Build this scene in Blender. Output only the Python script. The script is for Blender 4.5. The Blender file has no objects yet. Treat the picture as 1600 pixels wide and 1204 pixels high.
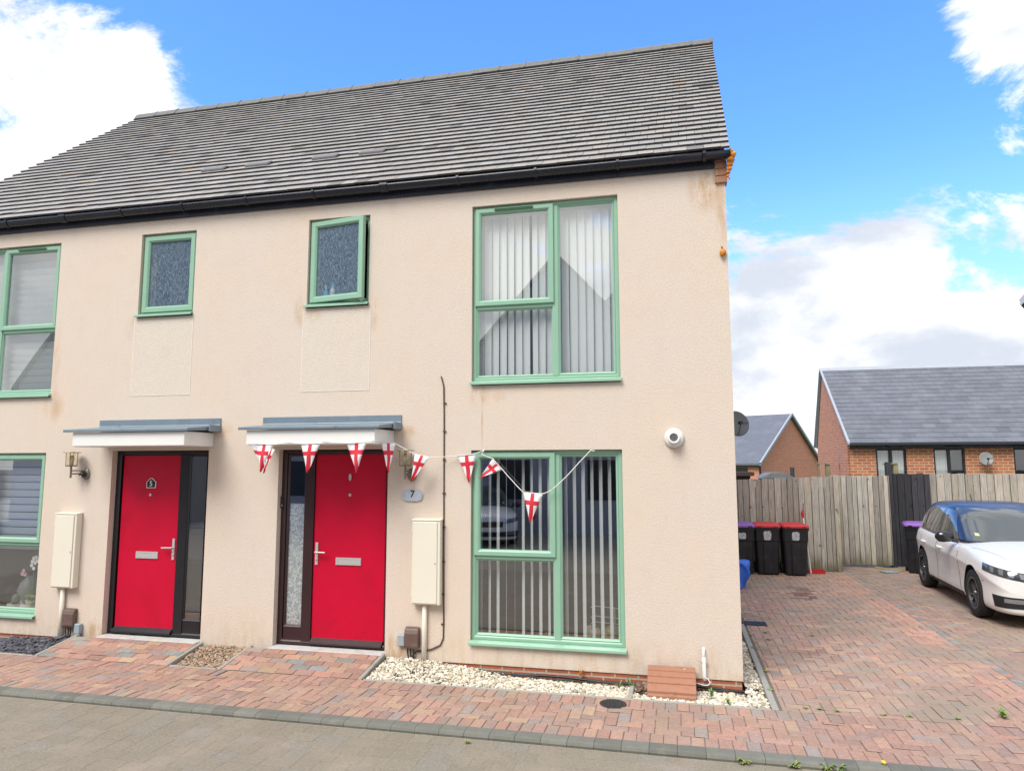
import bpy, bmesh, math, random
import numpy as np
from mathutils import Vector, Matrix
from mathutils.bvhtree import BVHTree
R = math.radians
random.seed(7); rng = np.random.default_rng(7)
scene = bpy.context.scene
COL = scene.collection

# ------------------------------------------------------------------ camera
cd = bpy.data.cameras.new('camera'); cam = bpy.data.objects.new('camera', cd); COL.objects.link(cam)
pitch, yaw, roll = R(6.4567), R(13.1553), R(-0.065)
Fv = Vector((-math.sin(yaw)*math.cos(pitch), math.cos(yaw)*math.cos(pitch), math.sin(pitch)))
Rv = Vector((math.cos(yaw), math.sin(yaw), 0)); Uv = Rv.cross(Fv)
R2 = Rv*math.cos(roll)+Uv*math.sin(roll); U2 = -Rv*math.sin(roll)+Uv*math.cos(roll)
M = Matrix((R2, U2, -Fv)).transposed().to_4x4(); M.translation = Vector((-.54374, -7.11945, 1.94427))
cam.matrix_world = M
cd.sensor_width = 36; cd.lens = 36*1098.83/1600; cd.clip_end = 2000; cd.clip_start = .05
scene.camera = cam

# ------------------------------------------------------------------ light
SUN_EL, SUN_AZ = 52, 205       # azimuth clockwise from +y : in front of the facade, to the left
sd = bpy.data.lights.new('sun', 'SUN'); sd.energy = 2.7; sd.angle = R(30); sd.color = (1, .965, .91)
sun = bpy.data.objects.new('sun', sd); COL.objects.link(sun)
sdir = Vector((math.sin(R(SUN_AZ))*math.cos(R(SUN_EL)), math.cos(R(SUN_AZ))*math.cos(R(SUN_EL)), math.sin(R(SUN_EL))))
sun.rotation_euler = sdir.to_track_quat('Z', 'Y').to_euler()
scene.view_settings.view_transform = 'Standard'; scene.view_settings.look = 'None'
scene.view_settings.exposure = 0.48; scene.view_settings.gamma = 1.0

# ------------------------------------------------------------------ node helpers
class NT:
    def __init__(s, tree): s.t = tree; s.n = tree.nodes; s.l = tree.links
    def new(s, typ, **kw):
        n = s.n.new(typ)
        for k, v in kw.items():
            if k.startswith('i_'): n.inputs[k[2:].replace('_', ' ')].default_value = v
            else: setattr(n, k, v)
        return n
    def link(s, a, b): s.l.new(a, b)
    def math(s, op, a, b=None, c=None, clamp=False):
        n = s.n.new('ShaderNodeMath'); n.operation = op; n.use_clamp = clamp
        for i, v in enumerate((a, b, c)):
            if v is None: continue
            if isinstance(v, (int, float)): n.inputs[i].default_value = v
            else: s.link(v, n.inputs[i])
        return n.outputs[0]
    def vmath(s, op, a, b=None, scale=None):
        n = s.n.new('ShaderNodeVectorMath'); n.operation = op
        for i, v in enumerate((a, b)):
            if v is None: continue
            if isinstance(v, (tuple, list, Vector)): n.inputs[i].default_value = tuple(v)
            else: s.link(v, n.inputs[i])
        if scale is not None:
            n.inputs['Scale'].default_value = scale
        return n.outputs['Value'] if op in ('DOT_PRODUCT', 'LENGTH', 'DISTANCE') else n.outputs['Vector']
    def mix(s, f, a, b, typ='MIX'):
        n = s.n.new('ShaderNodeMix'); n.data_type = 'RGBA'; n.blend_type = typ; n.clamp_factor = True
        for k, v in ((0, f), (6, a), (7, b)):
            if isinstance(v, (int, float)): n.inputs[k].default_value = v if k == 0 else (v, v, v, 1)
            elif isinstance(v, (tuple, list)): n.inputs[k].default_value = (*v[:3], 1)
            else: s.link(v, n.inputs[k])
        return n.outputs[2]
    def smooth(s, v, a, b, o0=0., o1=1.):
        n = s.n.new('ShaderNodeMapRange'); n.interpolation_type = 'SMOOTHSTEP'
        s.link(v, n.inputs[0]); n.inputs[1].default_value = a; n.inputs[2].default_value = b
        n.inputs[3].default_value = o0; n.inputs[4].default_value = o1
        return n.outputs[0]
    def noise(s, vec, scale, detail=4, rough=.55, dist=0.):
        n = s.n.new('ShaderNodeTexNoise'); n.inputs['Scale'].default_value = scale
        n.inputs['Detail'].default_value = detail; n.inputs['Roughness'].default_value = rough
        n.inputs['Distortion'].default_value = dist
        if vec is not None: s.link(vec, n.inputs['Vector'])
        return n.outputs['Fac']

# ------------------------------------------------------------------ world : nishita sky with broken cumulus
w = bpy.data.worlds.new('World'); scene.world = w; w.use_nodes = True
T = NT(w.node_tree); T.n.clear()
sky = T.new('ShaderNodeTexSky', sky_type='NISHITA', sun_disc=False, sun_elevation=R(SUN_EL), sun_rotation=R(SUN_AZ))
sky.air_density = 1.0; sky.dust_density = .6; sky.ozone_density = 2.2
tc = T.new('ShaderNodeTexCoord'); d = T.vmath('NORMALIZE', tc.outputs['Generated'])
def pix(u, v): return (Fv + R2*((u-800)/1098.83) - U2*((v-602)/1098.83)).normalized()
bias = None
def blob(u, v, ro, ri, a, dirn=None):
    global bias
    b = dirn or pix(u, v)
    dt = T.vmath('DOT_PRODUCT', d, tuple(b))
    m = T.math('MULTIPLY', T.smooth(dt, math.cos(R(ro)), math.cos(R(ri))), a)
    bias = m if bias is None else T.math('ADD', bias, m)
for b in ((-80, 270, 18, 6, .27), (110, 110, 7, 2, .17), (240, 160, 5.5, 1, .2), (1200, 560, 8, 3, .22), (1290, 490, 8, 3, .24), (1440, 480, 8, 3, .23),
          (1180, 650, 9, 3, .2), (1560, 620, 9, 4, .22), (1620, 110, 6.5, 1.5, .22), (1580, 10, 5, 1, .16), (1590, 335, 3.5, .5, .22), (1600, 420, 4, 1, .12), (1400, 660, 12, 4, .22),
          (495, 132, 2.6, .5, .34), (1290, 0, 2.2, .3, .10),
          (700, 20, 22, 8, -.25), (1240, 180, 11, 4, -.25), (1370, 190, 8, 3, -.22), (1470, 270, 5, 1, -.12), (1545, 415, 3.5, .5, -.12)):
    blob(*b)
blob(0, 0, 100, 40, .42, Vector((0, -1, .35)).normalized())
blob(0, 0, 24, 8, .30, Vector((.42, .41, .78)).normalized())
blob(0, 0, 20, 8, .25, Vector((.1, .3, .95)).normalized())
blob(0, 0, 60, 20, .18, Vector((.1, -.45, .85)).normalized())
sp = T.new('ShaderNodeSeparateXYZ'); T.link(d, sp.inputs[0])
warp = T.vmath('MULTIPLY', d, (1, 1, 1.7))
n1 = T.noise(warp, 4.6, 13, .68, .35)
n1 = T.math('ADD', T.math('MULTIPLY', T.math('SUBTRACT', n1, .5), 2.0), .5)
mask = T.smooth(T.math('ADD', n1, bias), .555, .80)
n2 = T.noise(T.vmath('ADD', warp, (.0, .0, .06)), 4.2, 6, .55, .25)
n3 = T.noise(warp, 9., 6, .6)
shade = T.smooth(T.math('ADD', T.math('MULTIPLY', n2, .85), T.math('MULTIPLY', n3, .35)), .52, .74)
cloud = T.mix(shade, (9.4, 9.35, 9.2), (5.6, 6.05, 6.9))
tint = T.mix(1., sky.outputs[0], (1.25, 2.0, 3.15), 'MULTIPLY')
hz = T.smooth(sp.outputs[2], .0, .42, .8, 0.)
tint = T.mix(hz, tint, (5.2, 7.4, 10.2))
final = T.mix(mask, tint, cloud)
bg = T.new('ShaderNodeBackground'); bg.inputs['Strength'].default_value = .095
out = T.new('ShaderNodeOutputWorld'); T.link(final, bg.inputs[0]); T.link(bg.outputs[0], out.inputs[0])

# ------------------------------------------------------------------ materials
MATS = {}
def newmat(name):
    m = bpy.data.materials.new(name); m.use_nodes = True; t = NT(m.node_tree)
    b = t.n['Principled BSDF']; MATS[name] = m
    return m, t, b
def setbump(t, b, h, strength, dist):
    bp = t.new('ShaderNodeBump'); bp.inputs['Strength'].default_value = strength; bp.inputs['Distance'].default_value = dist
    t.link(h, bp.inputs['Height']); t.link(bp.outputs[0], b.inputs['Normal'])
def pm(name, col, rough=.5, var=.08, vs=6, bump=0, bs=60, metal=0, attr=False, dirt=None, ds=2.5, coat=0, spec=None, stretch=None, dthr=(.5, .75)):
    m, t, b = newmat(name)
    o = t.new('ShaderNodeTexCoord').outputs['Object']
    v = t.vmath('MULTIPLY', o, stretch) if stretch else o
    n = t.noise(v, vs, 5)
    c = t.mix(n, tuple(x*(1-var*1.6) for x in col), tuple(min(1, x*(1+var*1.6)) for x in col))
    if attr:
        a = t.new('ShaderNodeAttribute', attribute_name='Col')
        c = t.mix(1., c, a.outputs['Color'], 'MULTIPLY')
    if dirt:
        dn = t.smooth(t.noise(v, ds, 8, .65), dthr[0], dthr[1])
        c = t.mix(dn, c, dirt)
    t.link(c, b.inputs['Base Color'])
    rr = t.math('ADD', t.math('MULTIPLY', t.noise(o, vs*3, 3), .16), rough-.08, clamp=True); t.link(rr, b.inputs['Roughness'])
    b.inputs['Metallic'].default_value = metal
    if spec is not None: b.inputs['Specular IOR Level'].default_value = spec
    if coat: b.inputs['Coat Weight'].default_value = coat; b.inputs['Coat Roughness'].default_value = .04
    if bump: setbump(t, b, t.noise(v, bs, 4, .6), bump, .01)
    return m

def render_mat(name, base, orange):
    m, t, b = newmat(name)
    o = t.vmath('ADD', t.new('ShaderNodeTexCoord').outputs['Object'], (-5.34, 0, -.1))   # the house parts hang off an empty there
    big = t.noise(o, .9, 5, .6); mid = t.noise(o, 5, 5, .6)
    c = t.mix(t.smooth(big, .35, .68), base, tuple(x*y for x, y in zip(base, (1.03, .985, .94))))
    c = t.mix(t.math('MULTIPLY', t.smooth(mid, .42, .75), .28), c, tuple(x*.9 for x in base))
    grain = t.noise(o, 95, 3, .6)
    c = t.mix(t.math('MULTIPLY', t.smooth(grain, .5, .72), .5), c, tuple(x*.72 for x in base))
    c = t.mix(t.math('MULTIPLY', t.smooth(grain, .5, .33), .35), c, tuple(min(1, x*1.16) for x in base))
    stn = t.noise(t.vmath('MULTIPLY', o, (6, 6, 2.)), 1.6, 6, .65)
    for (x, z, rx, rz, a) in orange:
        rel = t.vmath('MULTIPLY', t.vmath('SUBTRACT', o, (x, 0, z)), (1/rx, 0, 1/rz))
        f = t.smooth(t.vmath('LENGTH', rel), 1., .15)
        f = t.math('MULTIPLY', t.math('MULTIPLY', f, t.smooth(stn, .36, .62)), a)
        c = t.mix(f, c, (.47, .27, .12))
    dr_ = t.smooth(t.noise(t.vmath('MULTIPLY', o, (5, 1, .35)), 2.2, 7, .7), .54, .8)
    c = t.mix(t.math('MULTIPLY', dr_, .22), c, tuple(x*.8 for x in base))
    # splash-back grime low on the wall
    s = t.new('ShaderNodeSeparateXYZ'); t.link(o, s.inputs[0])
    g = t.math('MULTIPLY', t.smooth(s.outputs[2], .42, -.05), t.smooth(stn, .38, .7))
    c = t.mix(t.math('MULTIPLY', g, .42), c, (.45, .31, .17))
    t.link(c, b.inputs['Base Color']); b.inputs['Roughness'].default_value = .92
    b.inputs['Specular IOR Level'].default_value = .2
    h = t.math('ADD', t.math('MULTIPLY', grain, .7), t.math('MULTIPLY', t.noise(o, 40, 2), .3))
    setbump(t, b, h, .55, .012)
    return m
WALLC = (.66, .572, .49)
render_mat('render', WALLC, [(-.2, 4.72, .22, .32, .75), (-.04, 4.5, .1, .5, .5), (-2.56, 2.68, .14, .2, .6), (-2.35, 2.66, .1, .08, .3), (-4.68, 3.68, .12, .25, .5),
    (-3.78, 3.6, .1, .25, .45), (-3.45, .05, .22, .18, .8), (-8.0, 2.66, .2, .25, .5), (-7.2, .05, .2, .16, .6), (-5.65, 2.35, .2, .12, .5), (-3.36, 2.3, .14, .1, .5), (-.57, 2.06, .09, .1, .45),
    (-2.53, 2.42, .016, .4, .6), (-8.02, 3.2, .1, .7, .3), (-6.95, 3.6, .1, .2, .4)])
render_mat('render_patch', (.655, .59, .515), [(-4.5, 3.65, .2, .1, .3)])
pm('bead_white', (.74, .70, .63), .6)
pm('upvc_green', (.262, .455, .33), .36, .05, 3, dirt=(.20, .39, .27), ds=5, dthr=(.55, .9), spec=.5)
pm('vent_green', (.11, .25, .15), .4)
pm('door_red', (.53, .001, .030), .4, .07, 3, spec=.3, dirt=(.38, .002, .02), ds=2.2, dthr=(.45, .9), bump=.08, bs=120)
pm('frame_brown', (.034, .012, .014), .38, .15)
pm('frame_black', (.012, .011, .014), .35, .15)
pm('chrome', (.62, .61, .6), .38, .03, metal=.45)
pm('zinc', (.20, .255, .30), .45, .12, 4, metal=.3, dirt=(.10, .11, .09), ds=9, dthr=(.56, .75))
pm('upvc_white', (.80, .79, .76), .35, .03, dirt=(.6, .57, .48), ds=4, dthr=(.58, .85))
pm('gutter_black', (.012, .014, .022), .28, .2, 5, dirt=(.05, .055, .06), ds=6, dthr=(.6, .8))
pm('fascia_black', (.014, .017, .028), .5, .25, 3, dirt=(.045, .05, .065), ds=3, stretch=(1, 1, 4))
pm('roof_tile', (.325, .31, .295), .85, .14, 14, bump=.3, bs=90, attr=True, dirt=(.16, .15, .13), ds=7, dthr=(.58, .75), spec=.25)
pm('ridge_tile', (.17, .17, .165), .85, .2, 12, bump=.3, bs=90, dirt=(.24, .23, .2), ds=9, dthr=(.6, .75))
pm('vent_grey', (.17, .165, .165), .6)
pm('corbel_brick', (.36, .17, .10), .9, .15, 20, bump=.3, dirt=(.45, .36, .27), ds=9)
pm('foam_orange', (.62, .24, .025), .8, .25, 30, bump=.8, bs=60, dirt=(.25, .07, .01), ds=25)
pm('meter_cream', (.74, .70, .58), .45, .03, 3, dirt=(.58, .52, .38), ds=5, dthr=(.6, .9))
pm('pipe_cream', (.68, .63, .53), .45, .03)
pm('plastic_brown', (.13, .08, .068), .45, .12, 6, dirt=(.2, .15, .13), ds=8)
pm('plastic_grey', (.30, .36, .40), .5, .06)
pm('plastic_black', (.012, .012, .014), .4)
pm('rubber', (.014, .014, .015), .8, .1, 20, bump=.3)
pm('cable_brown', (.06, .04, .03), .6)
pm('brass', (.20, .17, .11), .45, .15, 15, metal=.6)
pm('lamp_metal', (.24, .21, .17), .4, .15, 15, metal=.6)
pm('acrylic', (.42, .46, .52), .25, .03)
pm('cloth_white', (.80, .80, .80), .8, .03, 20)
pm('cord_white', (.75, .74, .72), .7)
pm('blind_white', (.72, .72, .70), .8, .03, stretch=(1, 1, .2))
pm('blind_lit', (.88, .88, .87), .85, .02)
pm('blind_blue', (.66, .70, .82), .85, .03)
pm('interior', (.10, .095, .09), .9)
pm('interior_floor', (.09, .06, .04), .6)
pm('concrete', (.33, .32, .285), .9, .12, 12, bump=.3, bs=80, dirt=(.24, .24, .18), ds=6)
pm('concrete_pale', (.52, .52, .50), .85, .1, 12, bump=.2, bs=80, dirt=(.35, .33, .27), ds=8)
pm('kerb_grey', (.165, .163, .138), .9, .12, 14, bump=.4, bs=90, attr=True, dirt=(.24, .22, .17), ds=8, dthr=(.55, .8))
pm('jointing', (.16, .135, .105), 1, .3, 30, bump=.5, bs=120, dirt=(.10, .12, .04), ds=3, dthr=(.6, .75))
pm('road_joint', (.31, .275, .215), 1, .3, 30, bump=.5, bs=120)
pm('earth', (.10, .085, .06), 1, .3, 8, bump=.5, bs=50)
pm('grass_green', (.07, .13, .03), .8, .3, 12)
pm('leaf_green', (.12, .24, .05), .6, .25, 30)
pm('leaf_yellow', (.30, .31, .07), .7, .25, 30)
pm('petal_yellow', (.8, .55, .03), .6)
pm('terracotta', (.36, .17, .105), .7, .08, 5, bump=.15, dirt=(.30, .13, .075), ds=9, dthr=(.52, .7))
pm('iron', (.03, .03, .032), .55, .25, 30, bump=.5, bs=60, metal=.3)
pm('stone_white', (.76, .71, .60), .9, .1, 40, attr=True)
pm('stone_slate', (.085, .085, .10), .7, .15, 40, attr=True)
pm('stone_pea', (.36, .29, .22), .9, .1, 40, attr=True)
pm('slate_roof', (.135, .145, .17), .6, .14, 6, attr=True, dirt=(.19, .20, .225), ds=1.3, stretch=(1, 1, 1), dthr=(.45, .8))
pm('verge_grey', (.36, .39, .44), .6)
pm('window_dark', (.018, .02, .024), .4)
pm('curtain', (.66, .66, .64), .9, .1, 8, stretch=(6, 1, .3))
pm('dish_grey', (.11, .115, .125), .5, .06)
pm('dish_light', (.20, .205, .21), .5, .06)
pm('bin_black', (.012, .013, .016), .45, .15, 8, dirt=(.03, .03, .033), ds=6)
pm('lid_red', (.60, .035, .04), .45, .07)
pm('lid_red_dark', (.25, .01, .015), .5)
pm('lid_purple', (.26, .12, .42), .45, .07)
pm('label_pale', (.55, .56, .57), .6, .2, 60, dirt=(.14, .14, .15), ds=40, dthr=(.5, .62))
pm('tarp_blue', (.03, .14, .62), .4, .2, 10)
pm('tray_red', (.52, .02, .02), .4)
pm('car_white', (.76, .755, .74), .3, .01, 2, coat=.6, dirt=(.62, .57, .50), ds=1.4, dthr=(.62, .95))
pm('car_blue', (.012, .022, .055), .35, .03, 2, coat=.45)
pm('car_black', (.008, .008, .01), .22, .1, coat=.6)
pm('car_matte', (.010, .010, .011), .7)
pm('rim_dark', (.13, .133, .14), .35, .1, metal=.7)
pm('lens', (.26, .27, .29), .12, .15, 40, metal=.5)
pm('lens_dark', (.06, .065, .07), .1, .3, 60, metal=.4, coat=1)
pm('amber', (.55, .32, .15), .2)
pm('sticker', (.55, .70, .30), .5)
pm('shed_felt', (.16, .17, .18), .9, .2)
pm('timber_dark', (.05, .03, .022), .8)
pm('pot_white', (.70, .69, .66), .4)
pm('pot_cream', (.60, .58, .46), .5)
pm('petal_white', (.80, .76, .76), .6)
pm('petal_pink', (.70, .38, .46), .6)
pm('orchid_leaf', (.16, .30, .05), .4)
pm('cactus', (.12, .18, .10), .8, bump=.6, bs=200)
pm('yellow_plush', (.72, .48, .06), .8, .3, 25, dirt=(.62, .6, .52), ds=14, dthr=(.45, .55))
pm('bottle_blue', (.05, .45, .85), .35)
pm('bottle_white', (.75, .78, .78), .35)
pm('bottle_red', (.55, .05, .05), .35)
pm('house_front', (.42, .40, .38), .9, .06)
pm('paper_white', (.8, .8, .8), .6)

def paving_mat(name, stain):
    m, t, b = newmat(name)
    o = t.new('ShaderNodeTexCoord').outputs['Object']
    a = t.new('ShaderNodeAttribute', attribute_name='Col').outputs['Color']
    n = t.noise(o, 45, 4, .65)
    c = t.mix(1., a, t.mix(t.smooth(n, .25, .75), (.80, .80, .80), (1.2, 1.18, 1.15)), 'MULTIPLY')
    g = t.noise(o, 160, 2, .6)
    c = t.mix(t.math('MULTIPLY', t.smooth(g, .56, .75), .35), c, (.5, .45, .38))
    alg = t.smooth(t.noise(o, .9, 7, .62), .42, .66)
    c = t.mix(t.math('MULTIPLY', alg, stain), c, (.27, .225, .175))
    w2 = t.smooth(t.noise(t.vmath('ADD', o, (9, 3, 0)), 1.7, 6, .6), .5, .75)
    c = t.mix(t.math('MULTIPLY', w2, .35), c, (.42, .33, .27))
    t.link(c, b.inputs['Base Color']); b.inputs['Roughness'].default_value = .88
    b.inputs['Specular IOR Level'].default_value = .25
    setbump(t, b, t.math('ADD', t.math('MULTIPLY', n, .4), t.math('MULTIPLY', g, .6)), .4, .006)
    return m
paving_mat('brick_paving', .5)
paving_mat('drive_paving', .8)
paving_mat('road_paving', .25)

def brick_mat(name, c1, c2, mortar, ms=.007, bw=.225, rh=.075):
    m, t, b = newmat(name)
    o = t.new('ShaderNodeTexCoord').outputs['Object']
    s = t.new('ShaderNodeSeparateXYZ'); t.link(o, s.inputs[0])
    cx = t.new('ShaderNodeCombineXYZ'); t.link(t.math('ADD', s.outputs[0], s.outputs[1]), cx.inputs[0]); t.link(s.outputs[2], cx.inputs[1])
    k = t.new('ShaderNodeTexBrick'); t.link(cx.outputs[0], k.inputs['Vector'])
    k.inputs['Scale'].default_value = 1; k.inputs['Brick Width'].default_value = bw; k.inputs['Row Height'].default_value = rh
    k.inputs['Mortar Size'].default_value = ms; k.inputs['Mortar Smooth'].default_value = .1; k.inputs['Bias'].default_value = 0.
    k.inputs['Color1'].default_value = (*c1, 1); k.inputs['Color2'].default_value = (*c2, 1); k.inputs['Mortar'].default_value = (*mortar, 1)
    n = t.noise(o, 30, 4, .6)
    c = t.mix(1., k.outputs['Color'], t.mix(n, (.75, .75, .75), (1.25, 1.25, 1.25)), 'MULTIPLY')
    t.link(c, b.inputs['Base Color']); b.inputs['Roughness'].default_value = .9
    setbump(t, b, t.math('SUBTRACT', t.math('MULTIPLY', n, .2), k.outputs['Fac']), .5, .008)
    return m
brick_mat('brick_orange', (.50, .175, .075), (.38, .12, .06), (.55, .42, .30), ms=.009)
brick_mat('brick_far', (.70, .255, .13), (.56, .195, .10), (.58, .40, .30))
brick_mat('brick_plinth', (.46, .13, .06), (.33, .10, .05), (.42, .37, .30), ms=.008)

def wood_mat(name, col, algae=True):
    m, t, b = newmat(name)
    o = t.new('ShaderNodeTexCoord').outputs['Object']
    a = t.new('ShaderNodeAttribute', attribute_name='Col').outputs['Color']
    st = t.vmath('MULTIPLY', o, (14, 14, 1.1))
    n = t.noise(st, 3.5, 6, .65, .6)
    c = t.mix(t.smooth(n, .25, .75), tuple(x*.7 for x in col), tuple(min(1, x*1.25) for x in col))
    c = t.mix(1., c, a, 'MULTIPLY')
    kn = t.smooth(t.noise(t.vmath('MULTIPLY', o, (1, 1, .8)), 9, 2, .5), .70, .74)
    c = t.mix(t.math('MULTIPLY', kn, .75), c, tuple(x*.25 for x in col))
    if algae:
        s = t.new('ShaderNodeSeparateXYZ'); t.link(o, s.inputs[0])
        z = t.math('ADD', s.outputs[2], t.math('MULTIPLY', t.noise(t.vmath('MULTIPLY', o, (6, 1, 1)), 1.4, 4), .7))
        c = t.mix(t.math('MULTIPLY', t.smooth(z, .72, .3), .75), c, (.085, .085, .03))
    t.link(c, b.inputs['Base Color']); b.inputs['Roughness'].default_value = .9; b.inputs['Specular IOR Level'].default_value = .2
    setbump(t, b, n, .35, .006)
    return m
wood_mat('fence_wood', (.42, .385, .33)); wood_mat('fence_stained', (.055, .055, .062), False)
wood_mat('post_wood', (.31, .26, .15), False)

def glass_mat(name, refl=.06, boost=1.0, tint=(1, 1, 1), rough=0.01):
    m, t, b = newmat(name); t.n.remove(b)
    tr = t.new('ShaderNodeBsdfTransparent'); tr.inputs[0].default_value = (*tint, 1)
    gl = t.new('ShaderNodeBsdfGlossy'); gl.inputs['Roughness'].default_value = rough; gl.inputs[0].default_value = (1, 1, 1, 1)
    ge = t.new('ShaderNodeNewGeometry')
    cs = t.math('ABSOLUTE', t.vmath('DOT_PRODUCT', ge.outputs['Normal'], ge.outputs['Incoming']))
    f = t.math('ADD', t.math('MULTIPLY', t.math('POWER', t.math('SUBTRACT', 1., cs), 5.), boost), refl, clamp=True)
    # very slight waviness of the double glazing
    o = t.new('ShaderNodeTexCoord').outputs['Object']
    bp = t.new('ShaderNodeBump'); bp.inputs['Strength'].default_value = .02; bp.inputs['Distance'].default_value = .02
    t.link(t.noise(o, 1.3, 1), bp.inputs['Height']); t.link(bp.outputs[0], gl.inputs['Normal'])
    mx = t.new('ShaderNodeMixShader'); t.link(f, mx.inputs[0]); t.link(tr.outputs[0], mx.inputs[1]); t.link(gl.outputs[0], mx.inputs[2])
    t.link(mx.outputs[0], t.n['Material Output'].inputs[0])
    return m
glass_mat('glass', .26, 1., (.86, .89, .89))
glass_mat('glass_far', .12, 1., (.8, .83, .84))
glass_mat('lamp_glass', .06, .6, (.96, .94, .84))
def obscured():
    m, t, b = newmat('glass_obscured')
    o = t.new('ShaderNodeTexCoord').outputs['Object']
    v = t.vmath('MULTIPLY', o, (1, 1, .38)); n = t.noise(v, 80, 3, .6, .6)
    c = t.mix(t.smooth(n, .35, .72), (.10, .16, .24), (.33, .43, .54))
    t.link(c, b.inputs['Base Color']); b.inputs['Roughness'].default_value = .18
    setbump(t, b, n, .3, .01)
    tr = t.new('ShaderNodeBsdfTransparent')
    mx = t.new('ShaderNodeMixShader'); mx.inputs[0].default_value = .5
    t.link(tr.outputs[0], mx.inputs[1]); t.link(b.outputs[0], mx.inputs[2]); t.link(mx.outputs[0], t.n['Material Output'].inputs[0])
obscured()
def carglass():
    m, t, b = newmat('car_glass')
    b.inputs['Base Color'].default_value = (.05, .06, .062, 1); b.inputs['Roughness'].default_value = .03
    b.inputs['Specular IOR Level'].default_value = .9
    b.inputs['Coat Weight'].default_value = 1
carglass()
def flagmat():
    m, t, b = newmat('flag_cloth')
    uv = t.new('ShaderNodeTexCoord').outputs['UV']; s = t.new('ShaderNodeSeparateXYZ'); t.link(uv, s.inputs[0])
    a = t.math('LESS_THAN', t.math('ABSOLUTE', t.math('SUBTRACT', s.outputs[0], .5)), .095)
    c = t.math('LESS_THAN', t.math('ABSOLUTE', t.math('SUBTRACT', s.outputs[1], .33)), .075)
    f = t.math('MAXIMUM', a, c)
    t.link(t.mix(f, (.80, .79, .80), (.66, .025, .05)), b.inputs['Base Color']); b.inputs['Roughness'].default_value = .75
flagmat()

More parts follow.
